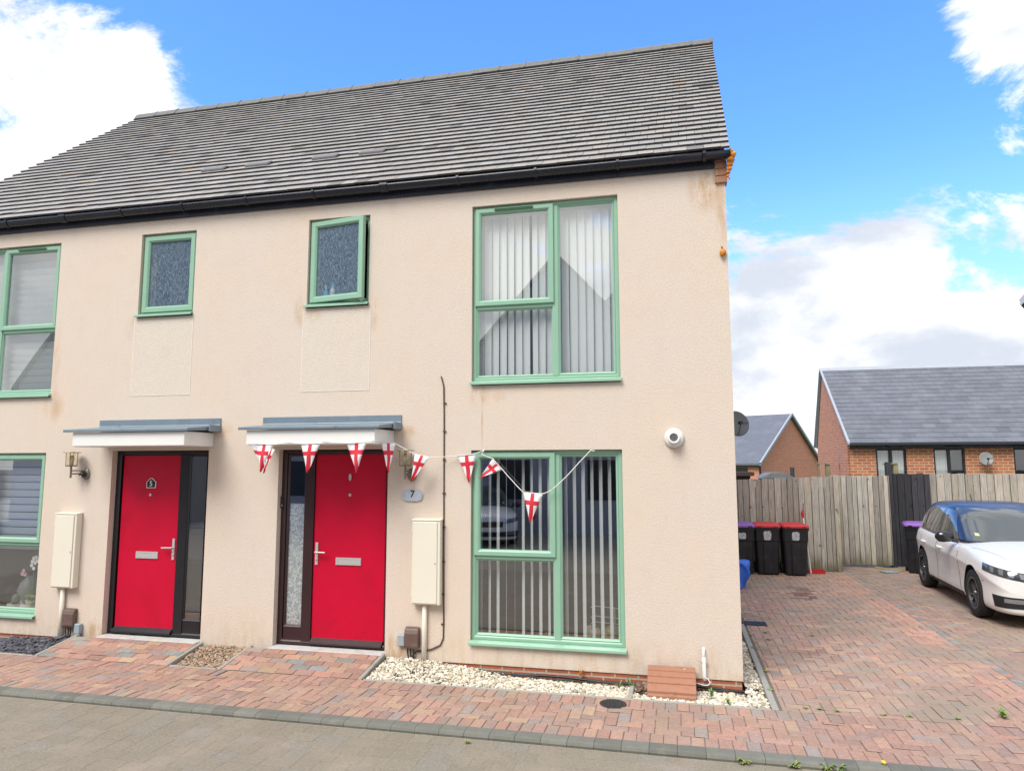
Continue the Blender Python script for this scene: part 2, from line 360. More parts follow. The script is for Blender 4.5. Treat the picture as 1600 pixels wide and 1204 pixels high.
# ------------------------------------------------------------------ mesh builder
ORG = {}
def tag(o, label=None, cat=None, group=None, kind=None):
    if label: o['label'] = label
    if cat: o['category'] = cat
    if group: o['group'] = group
    if kind: o['kind'] = kind
    return o
def thing(name, loc, label, cat, group=None):
    o = bpy.data.objects.new(name, None); COL.objects.link(o); o.location = loc; ORG[o] = Vector(loc)
    o.empty_display_size = .1
    return tag(o, label, cat, group)
class MB:
    def __init__(s): s.v = []; s.f = []; s.m = []; s.uv = {}; s.c = []
    def add(s, vs, fs, m=0, col=None):
        b = len(s.v); s.v += [tuple(p) for p in vs]
        for f in fs: s.f.append(tuple(b+i for i in f)); s.m.append(m); s.c.append(col or (1, 1, 1))
        return s
    def box(s, x0, x1, y0, y1, z0, z1, m=0, col=None):
        return s.add([(x0, y0, z0), (x1, y0, z0), (x1, y1, z0), (x0, y1, z0), (x0, y0, z1), (x1, y0, z1), (x1, y1, z1), (x0, y1, z1)],
                     [(0, 3, 2, 1), (4, 5, 6, 7), (0, 1, 5, 4), (1, 2, 6, 5), (2, 3, 7, 6), (3, 0, 4, 7)], m, col)
    def obox(s, c, hx, hy, hz, rot, m=0, col=None):
        vs = []
        for z in (-1, 1):
            for x, y in ((-1, -1), (1, -1), (1, 1), (-1, 1)):
                vs.append(Vector(c)+rot@Vector((x*hx, y*hy, z*hz)))
        return s.add(vs, [(0, 3, 2, 1), (4, 5, 6, 7), (0, 1, 5, 4), (1, 2, 6, 5), (2, 3, 7, 6), (3, 0, 4, 7)], m, col)
    def prism(s, poly, a, b, ax='x', m=0):      # poly in the other two axes (y,z) / (x,z) / (x,y)
        n = len(poly)
        def P(p, t): return {'x': (t, p[0], p[1]), 'y': (p[0], t, p[1]), 'z': (p[0], p[1], t)}[ax]
        vs = [P(p, a) for p in poly]+[P(p, b) for p in poly]
        return s.add(vs, [tuple(range(n)), tuple(range(2*n-1, n-1, -1))]+[(i, n+i, n+(i+1) % n, (i+1) % n) for i in range(n)], m)
    def tube(s, pts, r, n=8, m=0, cap=True):
        pts = [Vector(p) for p in pts]; rs = r if isinstance(r, (list, tuple)) else [r]*len(pts)
        rings = []; up = None
        for i, p in enumerate(pts):
            tdir = (pts[min(i+1, len(pts)-1)]-pts[max(i-1, 0)]).normalized()
            if up is None: up = tdir.orthogonal().normalized()
            up = (up-tdir*up.dot(tdir)); up = up.normalized() if up.length > 1e-6 else tdir.orthogonal().normalized()
            sd_ = tdir.cross(up)
            rings.append([p+(up*math.cos(2*math.pi*k/n)+sd_*math.sin(2*math.pi*k/n))*rs[i] for k in range(n)])
        vs = [q for rg in rings for q in rg]; fs = []
        for i in range(len(pts)-1):
            for k in range(n): fs.append((i*n+k, i*n+(k+1) % n, (i+1)*n+(k+1) % n, (i+1)*n+k))
        if cap: fs += [tuple(range(n-1, -1, -1)), tuple(range((len(pts)-1)*n, len(pts)*n))]
        return s.add(vs, fs, m)
    def lathe(s, prof, c, ax='z', n=24, m=0, cap=True):   # prof: (r, t) along axis
        vs = []; c = Vector(c)
        for r, t in prof:
            for k in range(n):
                a = 2*math.pi*k/n; u, v = r*math.cos(a), r*math.sin(a)
                vs.append(c+Vector({'z': (u, v, t), 'y': (u, t, -v), 'x': (t, u, v)}[ax]))
        fs = []
        for i in range(len(prof)-1):
            for k in range(n): fs.append((i*n+k, i*n+(k+1) % n, (i+1)*n+(k+1) % n, (i+1)*n+k))
        if cap:
            fs += [tuple(range(n-1, -1, -1)), tuple(range((len(prof)-1)*n, len(prof)*n))]
        return s.add(vs, fs, m)
    def ring(s, loops, m=0):     # loops: (x0,x1,z0,z1,y)
        vs = []
        for x0, x1, z0, z1, y in loops: vs += [(x0, y, z0), (x1, y, z0), (x1, y, z1), (x0, y, z1)]
        fs = []
        for i in range(len(loops)-1):
            for k in range(4): fs.append((i*4+k, i*4+(k+1) % 4, (i+1)*4+(k+1) % 4, (i+1)*4+k))
        return s.add(vs, fs, m)
    def frame(s, x0, x1, z0, z1, w, yf, yb, m=0):
        def L(i, y): return (x0+i, x1-i, z0+i, z1-i, y)
        return s.ring([L(0, yb), L(0, yf+.005), L(.005, yf), (L(w-.02, yf)), L(w-.012, yf+.006), L(w, yf+.018), L(w, yb)], m)
    def grid(s, P, m=0, flip=False, col=None):
        h, w_ = len(P), len(P[0]); vs = [p for r_ in P for p in r_]; fs = []
        for i in range(h-1):
            for j in range(w_-1):
                q = (i*w_+j, i*w_+j+1, (i+1)*w_+j+1, (i+1)*w_+j); fs.append(q[::-1] if flip else q)
        return s.add(vs, fs, m, col)
    def build(s, name, mats, parent=None, smooth=False, bevel=0, solid=0, fix=True, local=False, subsurf=0, bseg=1):
        if isinstance(mats, str): mats = [mats]
        o_ = Vector((0, 0, 0)) if (local or parent is None) else ORG[parent]
        me = bpy.data.meshes.new(name)
        me.from_pydata([(p[0]-o_.x, p[1]-o_.y, p[2]-o_.z) for p in s.v], [], s.f)
        for mm in mats: me.materials.append(MATS[mm])
        me.polygons.foreach_set('material_index', s.m)
        if any(c != (1, 1, 1) for c in s.c) or any(mm in ATTRM for mm in mats):
            at = me.color_attributes.new('Col', 'FLOAT_COLOR', 'CORNER')
            arr = []
            for p, c in zip(me.polygons, s.c): arr += [c[0], c[1], c[2], 1.]*p.loop_total
            at.data.foreach_set('color', arr)
        if fix:
            bm = bmesh.new(); bm.from_mesh(me); bmesh.ops.recalc_face_normals(bm, faces=bm.faces); bm.to_mesh(me); bm.free()
        if smooth: me.polygons.foreach_set('use_smooth', [True]*len(me.polygons))
        me.update()
        ob = bpy.data.objects.new(name, me); COL.objects.link(ob); ORG[ob] = o_ if not local else Vector((0, 0, 0))
        if parent is not None: ob.parent = parent
        if subsurf:
            sm = ob.modifiers.new('sub', 'SUBSURF'); sm.levels = subsurf; sm.render_levels = subsurf
        if bevel:
            bv = ob.modifiers.new('bevel', 'BEVEL'); bv.width = bevel; bv.segments = bseg; bv.limit_method = 'ANGLE'; bv.angle_limit = R(40)
        if solid:
            so = ob.modifiers.new('solid', 'SOLIDIFY'); so.thickness = solid; so.offset = 0
        return ob
ATTRM = {'roof_tile', 'kerb_grey', 'stone_white', 'stone_slate', 'stone_pea', 'slate_roof', 'brick_paving', 'drive_paving', 'road_paving', 'fence_wood', 'fence_stained', 'post_wood'}
def struct(name, mb, mats, **k): return tag(mb.build(name, mats, **k), kind='structure')
def np_mesh(name, V, Fq, cols, mats, parent=None):      # V (n,3), Fq (m,4) faces, cols (m,3)
    o_ = Vector((0, 0, 0)) if parent is None else ORG[parent]
    me = bpy.data.meshes.new(name); V = np.asarray(V, np.float32)-np.array(o_, np.float32); Fq = np.asarray(Fq, np.int32)
    k = Fq.shape[1]
    me.vertices.add(len(V)); me.vertices.foreach_set('co', V.ravel())
    me.loops.add(Fq.size); me.loops.foreach_set('vertex_index', Fq.ravel())
    me.polygons.add(len(Fq)); me.polygons.foreach_set('loop_start', np.arange(0, Fq.size, k, dtype=np.int32))
    me.update(calc_edges=True)
    at = me.color_attributes.new('Col', 'FLOAT_COLOR', 'CORNER')
    c4 = np.ones((len(Fq), 4), np.float32); c4[:, :3] = cols
    at.data.foreach_set('color', np.repeat(c4, k, axis=0).ravel())
    for mm in ([mats] if isinstance(mats, str) else mats): me.materials.append(MATS[mm])
    me.polygons.foreach_set('use_smooth', np.zeros(len(Fq), bool)); me.validate()
    ob = bpy.data.objects.new(name, me); COL.objects.link(ob); ORG[ob] = o_
    if parent is not None: ob.parent = parent
    return ob
def copy_tree(o, parent=None):
    c = o.copy(); COL.objects.link(c); c.parent = parent
    for ch in [x for x in bpy.data.objects if x.parent == o]: copy_tree(ch, c)
    return c
def text_mb(txt, size, depth, x, y, z, mirror=False, font_shear=0):
    cu = bpy.data.curves.new('t', 'FONT'); cu.body = txt; cu.size = size; cu.extrude = depth; cu.align_x = 'CENTER'; cu.align_y = 'CENTER'; cu.offset = size*.012; cu.shear = font_shear
    ob = bpy.data.objects.new('t', cu); COL.objects.link(ob); dg = bpy.context.evaluated_depsgraph_get(); dg.update()
    me = bpy.data.meshes.new_from_object(ob.evaluated_get(dg)); mb = MB()
    mb.add([(v.co.x+x, y-v.co.z, v.co.y+z) for v in me.vertices], [tuple(p.vertices) for p in me.polygons])
    bpy.data.objects.remove(ob); bpy.data.curves.remove(cu); bpy.data.meshes.remove(me)
    return mb

# ================================================================== GROUND
def hb(x0, x1, y0, y1, ox=0, oy=0, u=.1):       # 90 degree herringbone of 2:1 bricks clipped to a rectangle
    out_ = []
    i0, i1 = int((x0-ox)/u)-3, int((x1-ox)/u)+3; j0, j1 = int((y0-oy)/u)-3, int((y1-oy)/u)+3
    for i in range(i0, i1):
        for j in range(j0, j1):
            k = (i-j) % 4
            if k == 0: r_ = (ox+i*u, ox+(i+2)*u, oy+j*u, oy+(j+1)*u)
            elif k == 3: r_ = (ox+i*u, ox+(i+1)*u, oy+j*u, oy+(j+2)*u)
            else: continue
            a, b_, c, d_ = max(r_[0], x0), min(r_[1], x1), max(r_[2], y0), min(r_[3], y1)
            if b_-a > .015 and d_-c > .015: out_.append((a, b_, c, d_))
    return out_
def rows(x0, x1, y0, y1, L, W, along='x', off=.5):
    out_ = []; n = 0
    if along == 'x':
        y = y0
        while y < y1-.01:
            x = x0-(L*off if n % 2 else 0)
            while x < x1:
                a, b_ = max(x, x0), min(x+L, x1)
                if b_-a > .01: out_.append((a, b_, y, min(y+W, y1)))
                x += L
            y += W; n += 1
    else:
        out_ = [(c, d_, a, b_) for a, b_, c, d_ in rows(y0, y1, x0, x1, L, W, 'x', off)]
    return out_
PAL = np.array([(.45, .235, .175), (.40, .215, .17), (.47, .265, .19), (.37, .205, .17), (.49, .315, .205), (.33, .225, .20), (.285, .265, .255), (.43, .25, .20)])
def palcol(n, p=(.17, .17, .15, .14, .08, .13, .07, .09)):
    c = PAL[rng.choice(len(PAL), n, p=p)]*np.array((.91, .985, 1.0)); return c*rng.uniform(.82, 1.16, (n, 1))
def bricks(name, rects, cols, mat, zf, j=.004, jit=.0012, ch=.005, cdp=.004):
    rc = np.array(rects); n = len(rc)
    x0, x1, y0, y1 = rc[:, 0]+j/2, rc[:, 1]-j/2, rc[:, 2]+j/2, rc[:, 3]-j/2
    dz = rng.normal(0, jit, n); tx = rng.normal(0, jit*.8, n); ty = rng.normal(0, jit*.8, n)
    V = np.zeros((n, 8, 3)); X = [(x0, y0, -1, -1), (x1, y0, 1, -1), (x1, y1, 1, 1), (x0, y1, -1, 1)]
    for k, (xx, yy, sx, sy) in enumerate(X):
        V[:, k, 0] = xx-sx*ch; V[:, k, 1] = yy-sy*ch; V[:, k, 2] = dz+sx*tx+sy*ty
        V[:, 4+k, 0] = xx; V[:, 4+k, 1] = yy; V[:, 4+k, 2] = dz-cdp+sx*tx+sy*ty
    V[:, :, 2] += zf(V[:, :, 0], V[:, :, 1])
    base = (np.arange(n)*8)[:, None, None]
    fq = np.array([[0, 1, 2, 3], [4, 5, 1, 0], [5, 6, 2, 1], [6, 7, 3, 2], [7, 4, 0, 3]])[None]
    Fq = (base+fq).reshape(-1, 4); C = np.repeat(cols, 5, axis=0)
    return tag(np_mesh(name, V.reshape(-1, 3), Fq, C, mat), kind='structure')
flat = lambda z: (lambda x, y: np.full_like(x, z))
g = MB(); g.box(-400, 400, -300, 500, -.9, -.25); struct('ground', g, 'earth')
g = MB(); g.box(-60, 60, 9.05, 400, -.249, -.12); struct('lawn', g, 'grass_green')
# bedding sand beneath the blocks (one sheet per area, 5 mm under their tops)
g = MB(); g.box(-30, 30, -1.55, -.6, -.249, -.106); struct('pavement_bedding', g, 'jointing')
g = MB(); g.box(.236, 14.0, -.6, 9.0, -.249, -.1065); struct('driveway_bedding', g, 'jointing')
g = MB(); g.box(-40, 40, -13.5, -1.68, -.249, -.1355); struct('road_bedding', g, 'road_joint')
g = MB(); g.box(-40, 40, -60, -13.5, -.249, -.11); struct('far_pavement', g, 'concrete')
pv = [r_ for r_ in rows(-14, 9, -1.555, -1.355, .2, .1, 'y', 0)] + hb(-14, 9, -1.355, -.795, .03, -1.355) + rows(-14, 9, -.795, -.605, .2, .1, 'y', 0)
cc = palcol(len(pv)); cc = cc*.62+cc.mean(0)*.38; bricks('pavement', pv, cc, 'brick_paving', flat(-.1))
dr = hb(.26, 2.5, -.595, 2.62) + hb(.26, 2.5, 2.62, 8.9, 0, .02) + hb(2.6, 8.5, -.595, 8.9, .0, .05)
DC = palcol(len(dr), (.13, .14, .14, .14, .12, .14, .10, .09))
DC = (DC*.5+DC.mean(0)*.5)*np.array((1.08, 1.09, 1.08))
for i, (a, b_, c, d_) in enumerate(dr):
    x, y = (a+b_)/2, (c+d_)/2
    if 1.1 < x < 1.55 and 4.7 < y < 5.9 and random.random() < .6: DC[i] *= (.5, .42, .45)
    if x < 1.2 and .4 < y < 1.8 and random.random() < .4: DC[i] *= .75
    if 2.1 < x < 2.5: DC[i] *= (1.12, 1.02, 1.)
    if x > 2.6: DC[i] = DC[i]*(.84, .90, .92)
edge = [(2.5, 2.6, -.595+.1*k, -.495+.1*k) for k in range(94)]; ec = palcol(len(edge)); 
for i in range(len(ec)):
    if i % 4 < 2 and random.random() < .8: ec[i] = np.array((.27, .28, .27))*random.uniform(.8, 1.15)
bricks('driveway', dr+edge, np.vstack([DC, ec]), 'drive_paving', flat(-.1))
# road of large tan-grey setts
rd = []; y = -1.70
while y > -6.6:
    wd = .155; x = -13-random.random()*.2
    while x < 4.5:
        L = random.choice((.16, .2, .24, .24)); rd.append((x, x+L, y-wd, y)); x += L
    y -= wd
rc_ = np.array((.24, .212, .165))*rng.uniform(.94, 1.05, (len(rd), 1))
dk = rng.random(len(rd)) < .12; rc_[dk] = np.array((.235, .215, .18))
bricks('road', rd, rc_, 'road_paving', flat(-.1335), j=.003, ch=.0015, jit=.0002, cdp=.0015)
# kerb blocks, bullnosed
kb = MB(); x = -14.
while x < 9:
    L = .2; t_ = random.uniform(.85, 1.15); c_ = (t_, t_, t_); a, b_ = x+.0015, x+L-.0015
    prof = [(-1.685, -.137), (-1.69, -.118), (-1.68, -.1), (-1.655, -.092), (-1.56, -.092), (-1.56, -.137)]
    n = len(prof); kb.add([(a, p, q) for p, q in prof]+[(b_, p, q) for p, q in prof], [(i, i+1, n+i+1, n+i) for i in range(n-1)]+[tuple(range(n)), tuple(range(2*n-1, n-1, -1))], 0, c_)
    x += L
struct('kerb', kb, 'kerb_grey')
# path ramps to the two doors
def rampz(x, y): return -.004-.094*np.clip((-.10-y)/.49, 0, 1)
for x0, x1 in ((-7.36, -5.76), (-5.10, -3.60)):
    rr = rows(x0, x1, -.59, -.10, .2, .1, 'x'); bricks('path', rr, palcol(len(rr)), 'brick_paving', rampz, j=.003)
    s_ = MB(); s_.add([(x0, -.6, -.107), (x1, -.6, -.107), (x1, -.09, -.013), (x0, -.09, -.013), (x0, -.6, -.16), (x1, -.6, -.16), (x1, -.09, -.16), (x0, -.09, -.16)],
        [(0, 1, 2, 3), (0, 4, 5, 1), (1, 5, 6, 2), (2, 6, 7, 3), (3, 7, 4, 0)]); struct('path_bedding', s_, 'jointing')
    for e0, e1 in ((x0-.042, x0-.001), (x1+.001, x1+.042)):
        s_ = MB(); s_.add([(e0, -.6, -.094), (e1, -.6, -.094), (e1, -.03, .004), (e0, -.03, .004), (e0, -.6, -.16), (e1, -.6, -.16), (e1, -.03, -.16), (e0, -.03, -.16)],
            [(0, 1, 2, 3), (0, 4, 5, 1), (1, 5, 6, 2), (2, 6, 7, 3), (3, 7, 4, 0)]); struct('path_edging', s_, 'concrete', bevel=.006)
def edging(x0, x1, y0, y1, z=-.094):
    s_ = MB()
    if x1-x0 > y1-y0:
        x = x0
        while x < x1-.02: s_.box(x+.002, min(x+.9, x1)-.002, y0, y1, -.16, z); x += .9
    else:
        y = y0
        while y < y1-.02: s_.box(x0, x1, y+.002, min(y+.9, y1)-.002, -.16, z); y += .9
    struct('edging_strip', s_, 'concrete', bevel=.006)
edging(-3.545, .175, -.603, -.572, -.097); edging(-5.705, -5.155, -.603, -.572, -.097); edging(-12, -7.415, -.603, -.572, -.097)
edging(.178, .235, -.6, 2.7); edging(-1.03, -.99, -.57, -.14, -.097)
# gravel beds : thousands of separate stones in one mass each
ICO = bmesh.new(); bmesh.ops.create_icosphere(ICO, subdivisions=1, radius=1); ICO.verts.ensure_lookup_table()
IV = np.array([v.co[:] for v in ICO.verts]); IF = np.array([[v.index for v in f.verts] for f in ICO.faces]); ICO.free()
def gravel(name, regions, size, dens, mat, label, cols, flatn=.65, zb=-.15, zt=-.114, lift=None):
    base = MB()
    Ps = []
    for x0, x1, y0, y1 in regions:
        n = int((x1-x0)*(y1-y0)*dens); px = rng.uniform(x0+.01, x1-.01, n); py = rng.uniform(y0+.01, y1-.01, n)
        pz = zb+(zt-zb)*rng.uniform(.45, 1, n)+.012*np.sin(px*5+1)*np.sin(py*9)
        if lift is not None: pz = pz+lift(px, py)
        Ps.append(np.stack([px, py, pz], 1)); base.box(x0, x1, y0, y1, -.249, zb+.3*(zt-zb) if lift is None else -.20)
        if lift is not None:
            GX, GY = np.linspace(x0, x1, 40), np.linspace(y0, y1, 8)
            base.grid([[(a, b_, zb+.45*(zt-zb)+float(lift(np.array(a), np.array(b_)))) for a in GX] for b_ in GY])
    P = np.concatenate(Ps); n = len(P)
    sc = size*rng.lognormal(0, .28, (n, 1, 1))*rng.uniform(.7, 1.3, (n, 1, 3)); V = IV[None]*(1+rng.normal(0, .14, (n, len(IV), 1)))*sc
    V[:, :, 2] *= flatn
    ax = rng.normal(size=(n, 3)); ax /= np.linalg.norm(ax, axis=1)[:, None]; an = rng.uniform(0, .9, n)+0; an2 = rng.uniform(0, 6.28, n)
    c, s = np.cos(an2), np.sin(an2); Rz = np.zeros((n, 3, 3)); Rz[:, 0, 0] = c; Rz[:, 0, 1] = -s; Rz[:, 1, 0] = s; Rz[:, 1, 1] = c; Rz[:, 2, 2] = 1
    K = np.zeros((n, 3, 3)); K[:, 0, 1] = -ax[:, 2]; K[:, 0, 2] = ax[:, 1]; K[:, 1, 0] = ax[:, 2]; K[:, 1, 2] = -ax[:, 0]; K[:, 2, 0] = -ax[:, 1]; K[:, 2, 1] = ax[:, 0]
    Rm = np.eye(3)[None]+np.sin(an)[:, None, None]*K+(1-np.cos(an))[:, None, None]*(K@K)
    V = np.einsum('nij,nkj->nki', Rm@Rz, V)+P[:, None, :]
    Fq = (np.arange(n)*len(IV))[:, None, None]+IF[None]
    cl = np.array(cols)[rng.integers(0, len(cols), n)]*rng.uniform(.78, 1.12, (n, 1))
    o = np_mesh(name, V.reshape(-1, 3), Fq.reshape(-1, 3), np.repeat(cl, len(IF), axis=0), mat)
    tag(o, label, 'gravel', kind='stuff')
    b_ = base.build(name+'_bed', 'earth'); tag(b_, kind='structure')
gravel('white_gravel', [(-3.54, .175, -.57, -.012), (.01, .175, -.012, 2.7)], .0125, 4300, 'stone_white', 'cream white limestone chippings in the bed along the house wall', [(1, 1, 1), (.95, .93, .88), (.86, .81, .73), (1.02, 1.02, 1.02), (.66, .61, .54), (.5, .47, .43)], lift=lambda x, y: .085*np.clip((y+.55)/.5, 0, 1)*np.clip((-2.2-x)/1.1, 0, 1)-.042*np.clip((y+.5)/.4, 0, 1)*np.clip((x+2.6)/.8, 0, 1)*(x < .02))
gravel('slate_chippings', [(-12, -7.415, -.57, -.012)], .024, 1500, 'stone_slate', 'dark grey slate chippings in the bed under the left hand window', [(1, 1, 1), (1.3, 1.25, 1.3), (.75, .75, .8)], flatn=.35, lift=lambda x, y: .07*np.clip((y+.55)/.5, 0, 1)*np.clip((x+8.6)/1.0, 0, 1))
gravel('pea_gravel', [(-5.705, -5.155, -.57, -.012)], .0115, 5200, 'stone_pea', 'mixed brown pea gravel in the strip between the two door paths', [(1, 1, 1), (1.3, 1.2, 1.1), (.7, .62, .55), (1.2, .9, .75)], lift=lambda x, y: .085*np.clip((y+.56)/.5, 0, 1))
gravel('dark_pebbles', [(-.985, -.86, -.36, -.1)], .022, 1800, 'stone_pea', 'dark brown pebbles heaped against the left side of the terracotta box', [(.5, .4, .38), (.8, .65, .6), (.35, .28, .28)], zt=-.085)

# ================================================================== HOUSE
XL, XR = -10.68, 0.; DEPTH = 7.9
house = thing('semi_detached_house', (-5.34, 0, -.1), 'pair of cream rendered houses with grey tiled roof, green windows and two red doors', 'house')
HO = [(-2.65, -1.08, 2.78, 4.745), (-2.65, -1.08, .13, 2.10), (-4.61, -3.85, 3.715, 4.758), (-6.865, -6.10, 3.715, 4.758),
      (-9.63, -8.062, 2.78, 4.745), (-9.63, -8.062, .13, 2.10), (-7.10, -5.79, -.055, 2.12), (-4.89, -3.58, -.055, 2.12)]
def holed(mb, x0, x1, z0, z1, holes, y, yb, rev):
    xs = sorted({x0, x1, *[h[0] for h in holes], *[h[1] for h in holes]}); zs = sorted({z0, z1, *[h[2] for h in holes], *[h[3] for h in holes]})
    for i in range(len(xs)-1):
        for j in range(len(zs)-1):
            cx_, cz_ = (xs[i]+xs[i+1])/2, (zs[j]+zs[j+1])/2
            if any(h[0] < cx_ < h[1] and h[2] < cz_ < h[3] for h in holes): continue
            a, b_, c, d_ = xs[i], xs[i+1], zs[j], zs[j+1]
            mb.add([(a, y, c), (b_, y, c), (b_, y, d_), (a, y, d_)], [(0, 1, 2, 3)])
            mb.add([(a, yb, c), (b_, yb, c), (b_, yb, d_), (a, yb, d_)], [(3, 2, 1, 0)], rev)
    for a, b_, c, d_ in holes:
        mb.add([(a, y, c), (a, yb, c), (a, yb, d_), (a, y, d_)], [(0, 1, 2, 3)])
        mb.add([(b_, y, c), (b_, yb, c), (b_, yb, d_), (b_, y, d_)], [(3, 2, 1, 0)])
        mb.add([(a, y, d_), (b_, y, d_), (b_, yb, d_), (a, yb, d_)], [(3, 2, 1, 0)])
        if c > z0+.01: mb.add([(a, y, c), (b_, y, c), (b_, yb, c), (a, yb, c)], [(0, 1, 2, 3)])
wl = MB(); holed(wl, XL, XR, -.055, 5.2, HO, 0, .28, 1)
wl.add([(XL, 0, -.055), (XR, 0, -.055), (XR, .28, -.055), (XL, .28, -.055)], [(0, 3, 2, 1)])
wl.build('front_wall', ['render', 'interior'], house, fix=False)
RS = R(41.5); ce, se = math.cos(RS), math.sin(RS); Y0, Z0 = -.125, 5.058; RY = 3.95; RZ = Z0+(RY-Y0)*math.tan(RS)
for x0, x1 in ((XL, XL+.28), (XR-.28, XR)):
    gw = MB(); gw.prism([(.281, -.055), (DEPTH, -.055), (DEPTH, 5.0), (RY, RZ-.12), (.281, RZ-.12-(RY-.281)*math.tan(RS))], x0, x1)
    gw.build('gable_wall', 'render', house)
bw = MB(); bw.box(XL+.281, XR-.281, DEPTH-.28, DEPTH, -.055, 5.0); bw.build('back_wall', 'render', house)
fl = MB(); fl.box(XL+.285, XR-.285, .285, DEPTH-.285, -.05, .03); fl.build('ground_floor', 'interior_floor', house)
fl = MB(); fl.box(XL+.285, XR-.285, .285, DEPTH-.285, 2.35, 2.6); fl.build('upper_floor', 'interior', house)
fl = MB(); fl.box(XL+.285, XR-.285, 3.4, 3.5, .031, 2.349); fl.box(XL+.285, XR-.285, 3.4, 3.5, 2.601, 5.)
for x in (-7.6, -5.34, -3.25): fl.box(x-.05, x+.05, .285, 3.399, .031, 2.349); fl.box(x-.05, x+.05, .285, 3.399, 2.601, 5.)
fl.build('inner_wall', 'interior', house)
pl = MB(); segs = ((XL+.01, -7.105), (-5.785, -4.895), (-3.575, XR-.012))
for a, b_ in segs: pl.box(a, b_, .012, .27, -.245, -.0555)
pl.box(XR-.28, XR-.012, .271, DEPTH, -.245, -.0555); pl.build('brick_plinth', 'brick_plinth', house)
# smoother infill panels beneath the small windows
for a, b_, c, d_ in ((-4.645, -3.825, 2.77, 3.69), (-6.895, -6.09, 2.775, 3.69)):
    p_ = MB(); p_.box(a, b_, -.003, .02, c, d_); po = p_.build('infill_panel', 'render_patch', house)
    q = MB()
    q.box(a-.007, a, -.004, .01, c, d_); q.box(b_, b_+.007, -.004, .01, c, d_); q.box(a-.007, b_+.007, -.004, .01, c-.007, c); q.build('panel_bead', 'bead_white', po)

# --- roof
def rp(s, h=0): return (Y0+s*ce-h*se, Z0+s*se+h*ce)
SL = (RY-Y0)/ce; G = .1762; NR = int(SL/G)
rf = MB(); b0, b1 = rp(0, -.06), rp(SL, -.06)
rf.prism([rp(.02, -.03), rp(SL, -.03), (2*RY-rp(.02, -.03)[0], rp(.02, -.03)[1]), (2*RY-b0[0]-.1, b0[1]-.02), (RY, RZ-.2), (b0[0]+.1, b0[1]-.02)], XL+.12, XR+.0)
roof = rf.build('roof', 'window_dark', house)
tv, tf, tcol = [], [], []
def tile(x0, x1, s0, s1, hb_, ht, th, col, side=1):
    b = len(tv)
    for (x, s, h) in ((x0, s0, hb_), (x1, s0, hb_), (x1, s1, ht), (x0, s1, ht), (x0, s0, hb_-th), (x1, s0, hb_-th), (x1, s1, ht-th), (x0, s1, ht-th)):
        yy, zz = rp(s, h); tv.append((x, yy if side == 1 else 2*RY-yy, zz))
    for q, f in enumerate(((0, 1, 2, 3), (4, 5, 1, 0), (5, 6, 2, 1), (7, 4, 0, 3), (4, 7, 6, 5))):
        tf.append([b+i for i in (f if side == 1 else f[::-1])]); tcol.append(col if q != 1 else tuple(.22*c for c in col))   # front edges darkened in colour to paint the shadow line under each course
for i in range(NR+1):
    s0 = i*G; s1 = min(s0+G+.05, SL); fr = s0/SL
    xr_ = .045+.13*fr; xl_ = -10.62; x = xr_ - (.0 if i % 2 else .0825)
    if i % 2 == 0: segx = [(xr_-.0825, xr_)]
    else: segx = []
    while x > xl_: segx.append((max(x-.165, xl_), x)); x -= .165
    for a, b_ in segx:
        if b_-a < .02: continue
        t_ = random.gauss(1, .05); t_ = min(1.2, max(.8, t_)); wm = random.uniform(-.03, .03)
        if random.random() < .035: t_ *= .62
        if random.random() < .006: wm = .22
        hj = random.gauss(0, .0012)
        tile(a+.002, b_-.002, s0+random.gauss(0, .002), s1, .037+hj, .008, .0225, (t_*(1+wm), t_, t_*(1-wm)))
for i in range(0, 12):     # rear slope, broad courses
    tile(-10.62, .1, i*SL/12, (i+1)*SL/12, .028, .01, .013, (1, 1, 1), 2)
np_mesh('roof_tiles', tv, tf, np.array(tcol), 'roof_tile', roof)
rg = MB(); x = -10.60; k = 0
while x < .16:
    L = min(.455, .18-x); a = x; pr = [(-.13, -.105), (-.085, -.02), (-.04, .02), (0, .035), (.04, .02), (.085, -.02), (.13, -.105)]
    z_ = random.uniform(-.004, .004)
    for (aa, bb, e) in ((a, a+L-.006, 0.), (a+L-.03, a+L, .008)):
        P = [[(xx, RY+py*(1+e*4), RZ+.045+pz+z_+e) for (py, pz) in pr] for xx in (aa, bb)]
        rg.grid(P)
    x += L
rgo = rg.build('ridge', 'ridge_tile', roof, solid=.016)
e_ = MB(); e_.box(.155, .185, RY-.10, RY+.10, RZ-.17, RZ+.05); e_.build('ridge_end_cap', 'vent_grey', rgo, bevel=.01)
for x in (-6.45, -5.79, -4.83, -4.18):
    v_ = MB(); s = 1.17
    P0, P1 = rp(s-.05, .035), rp(s+.03, .055)
    v_.prism([rp(s-.06, .03), rp(s-.045, .062), rp(s+.06, .05), rp(s+.10, .03)], x-.17, x+.17)
    v_.build('tile_vent', 'vent_grey', roof, bevel=.006)
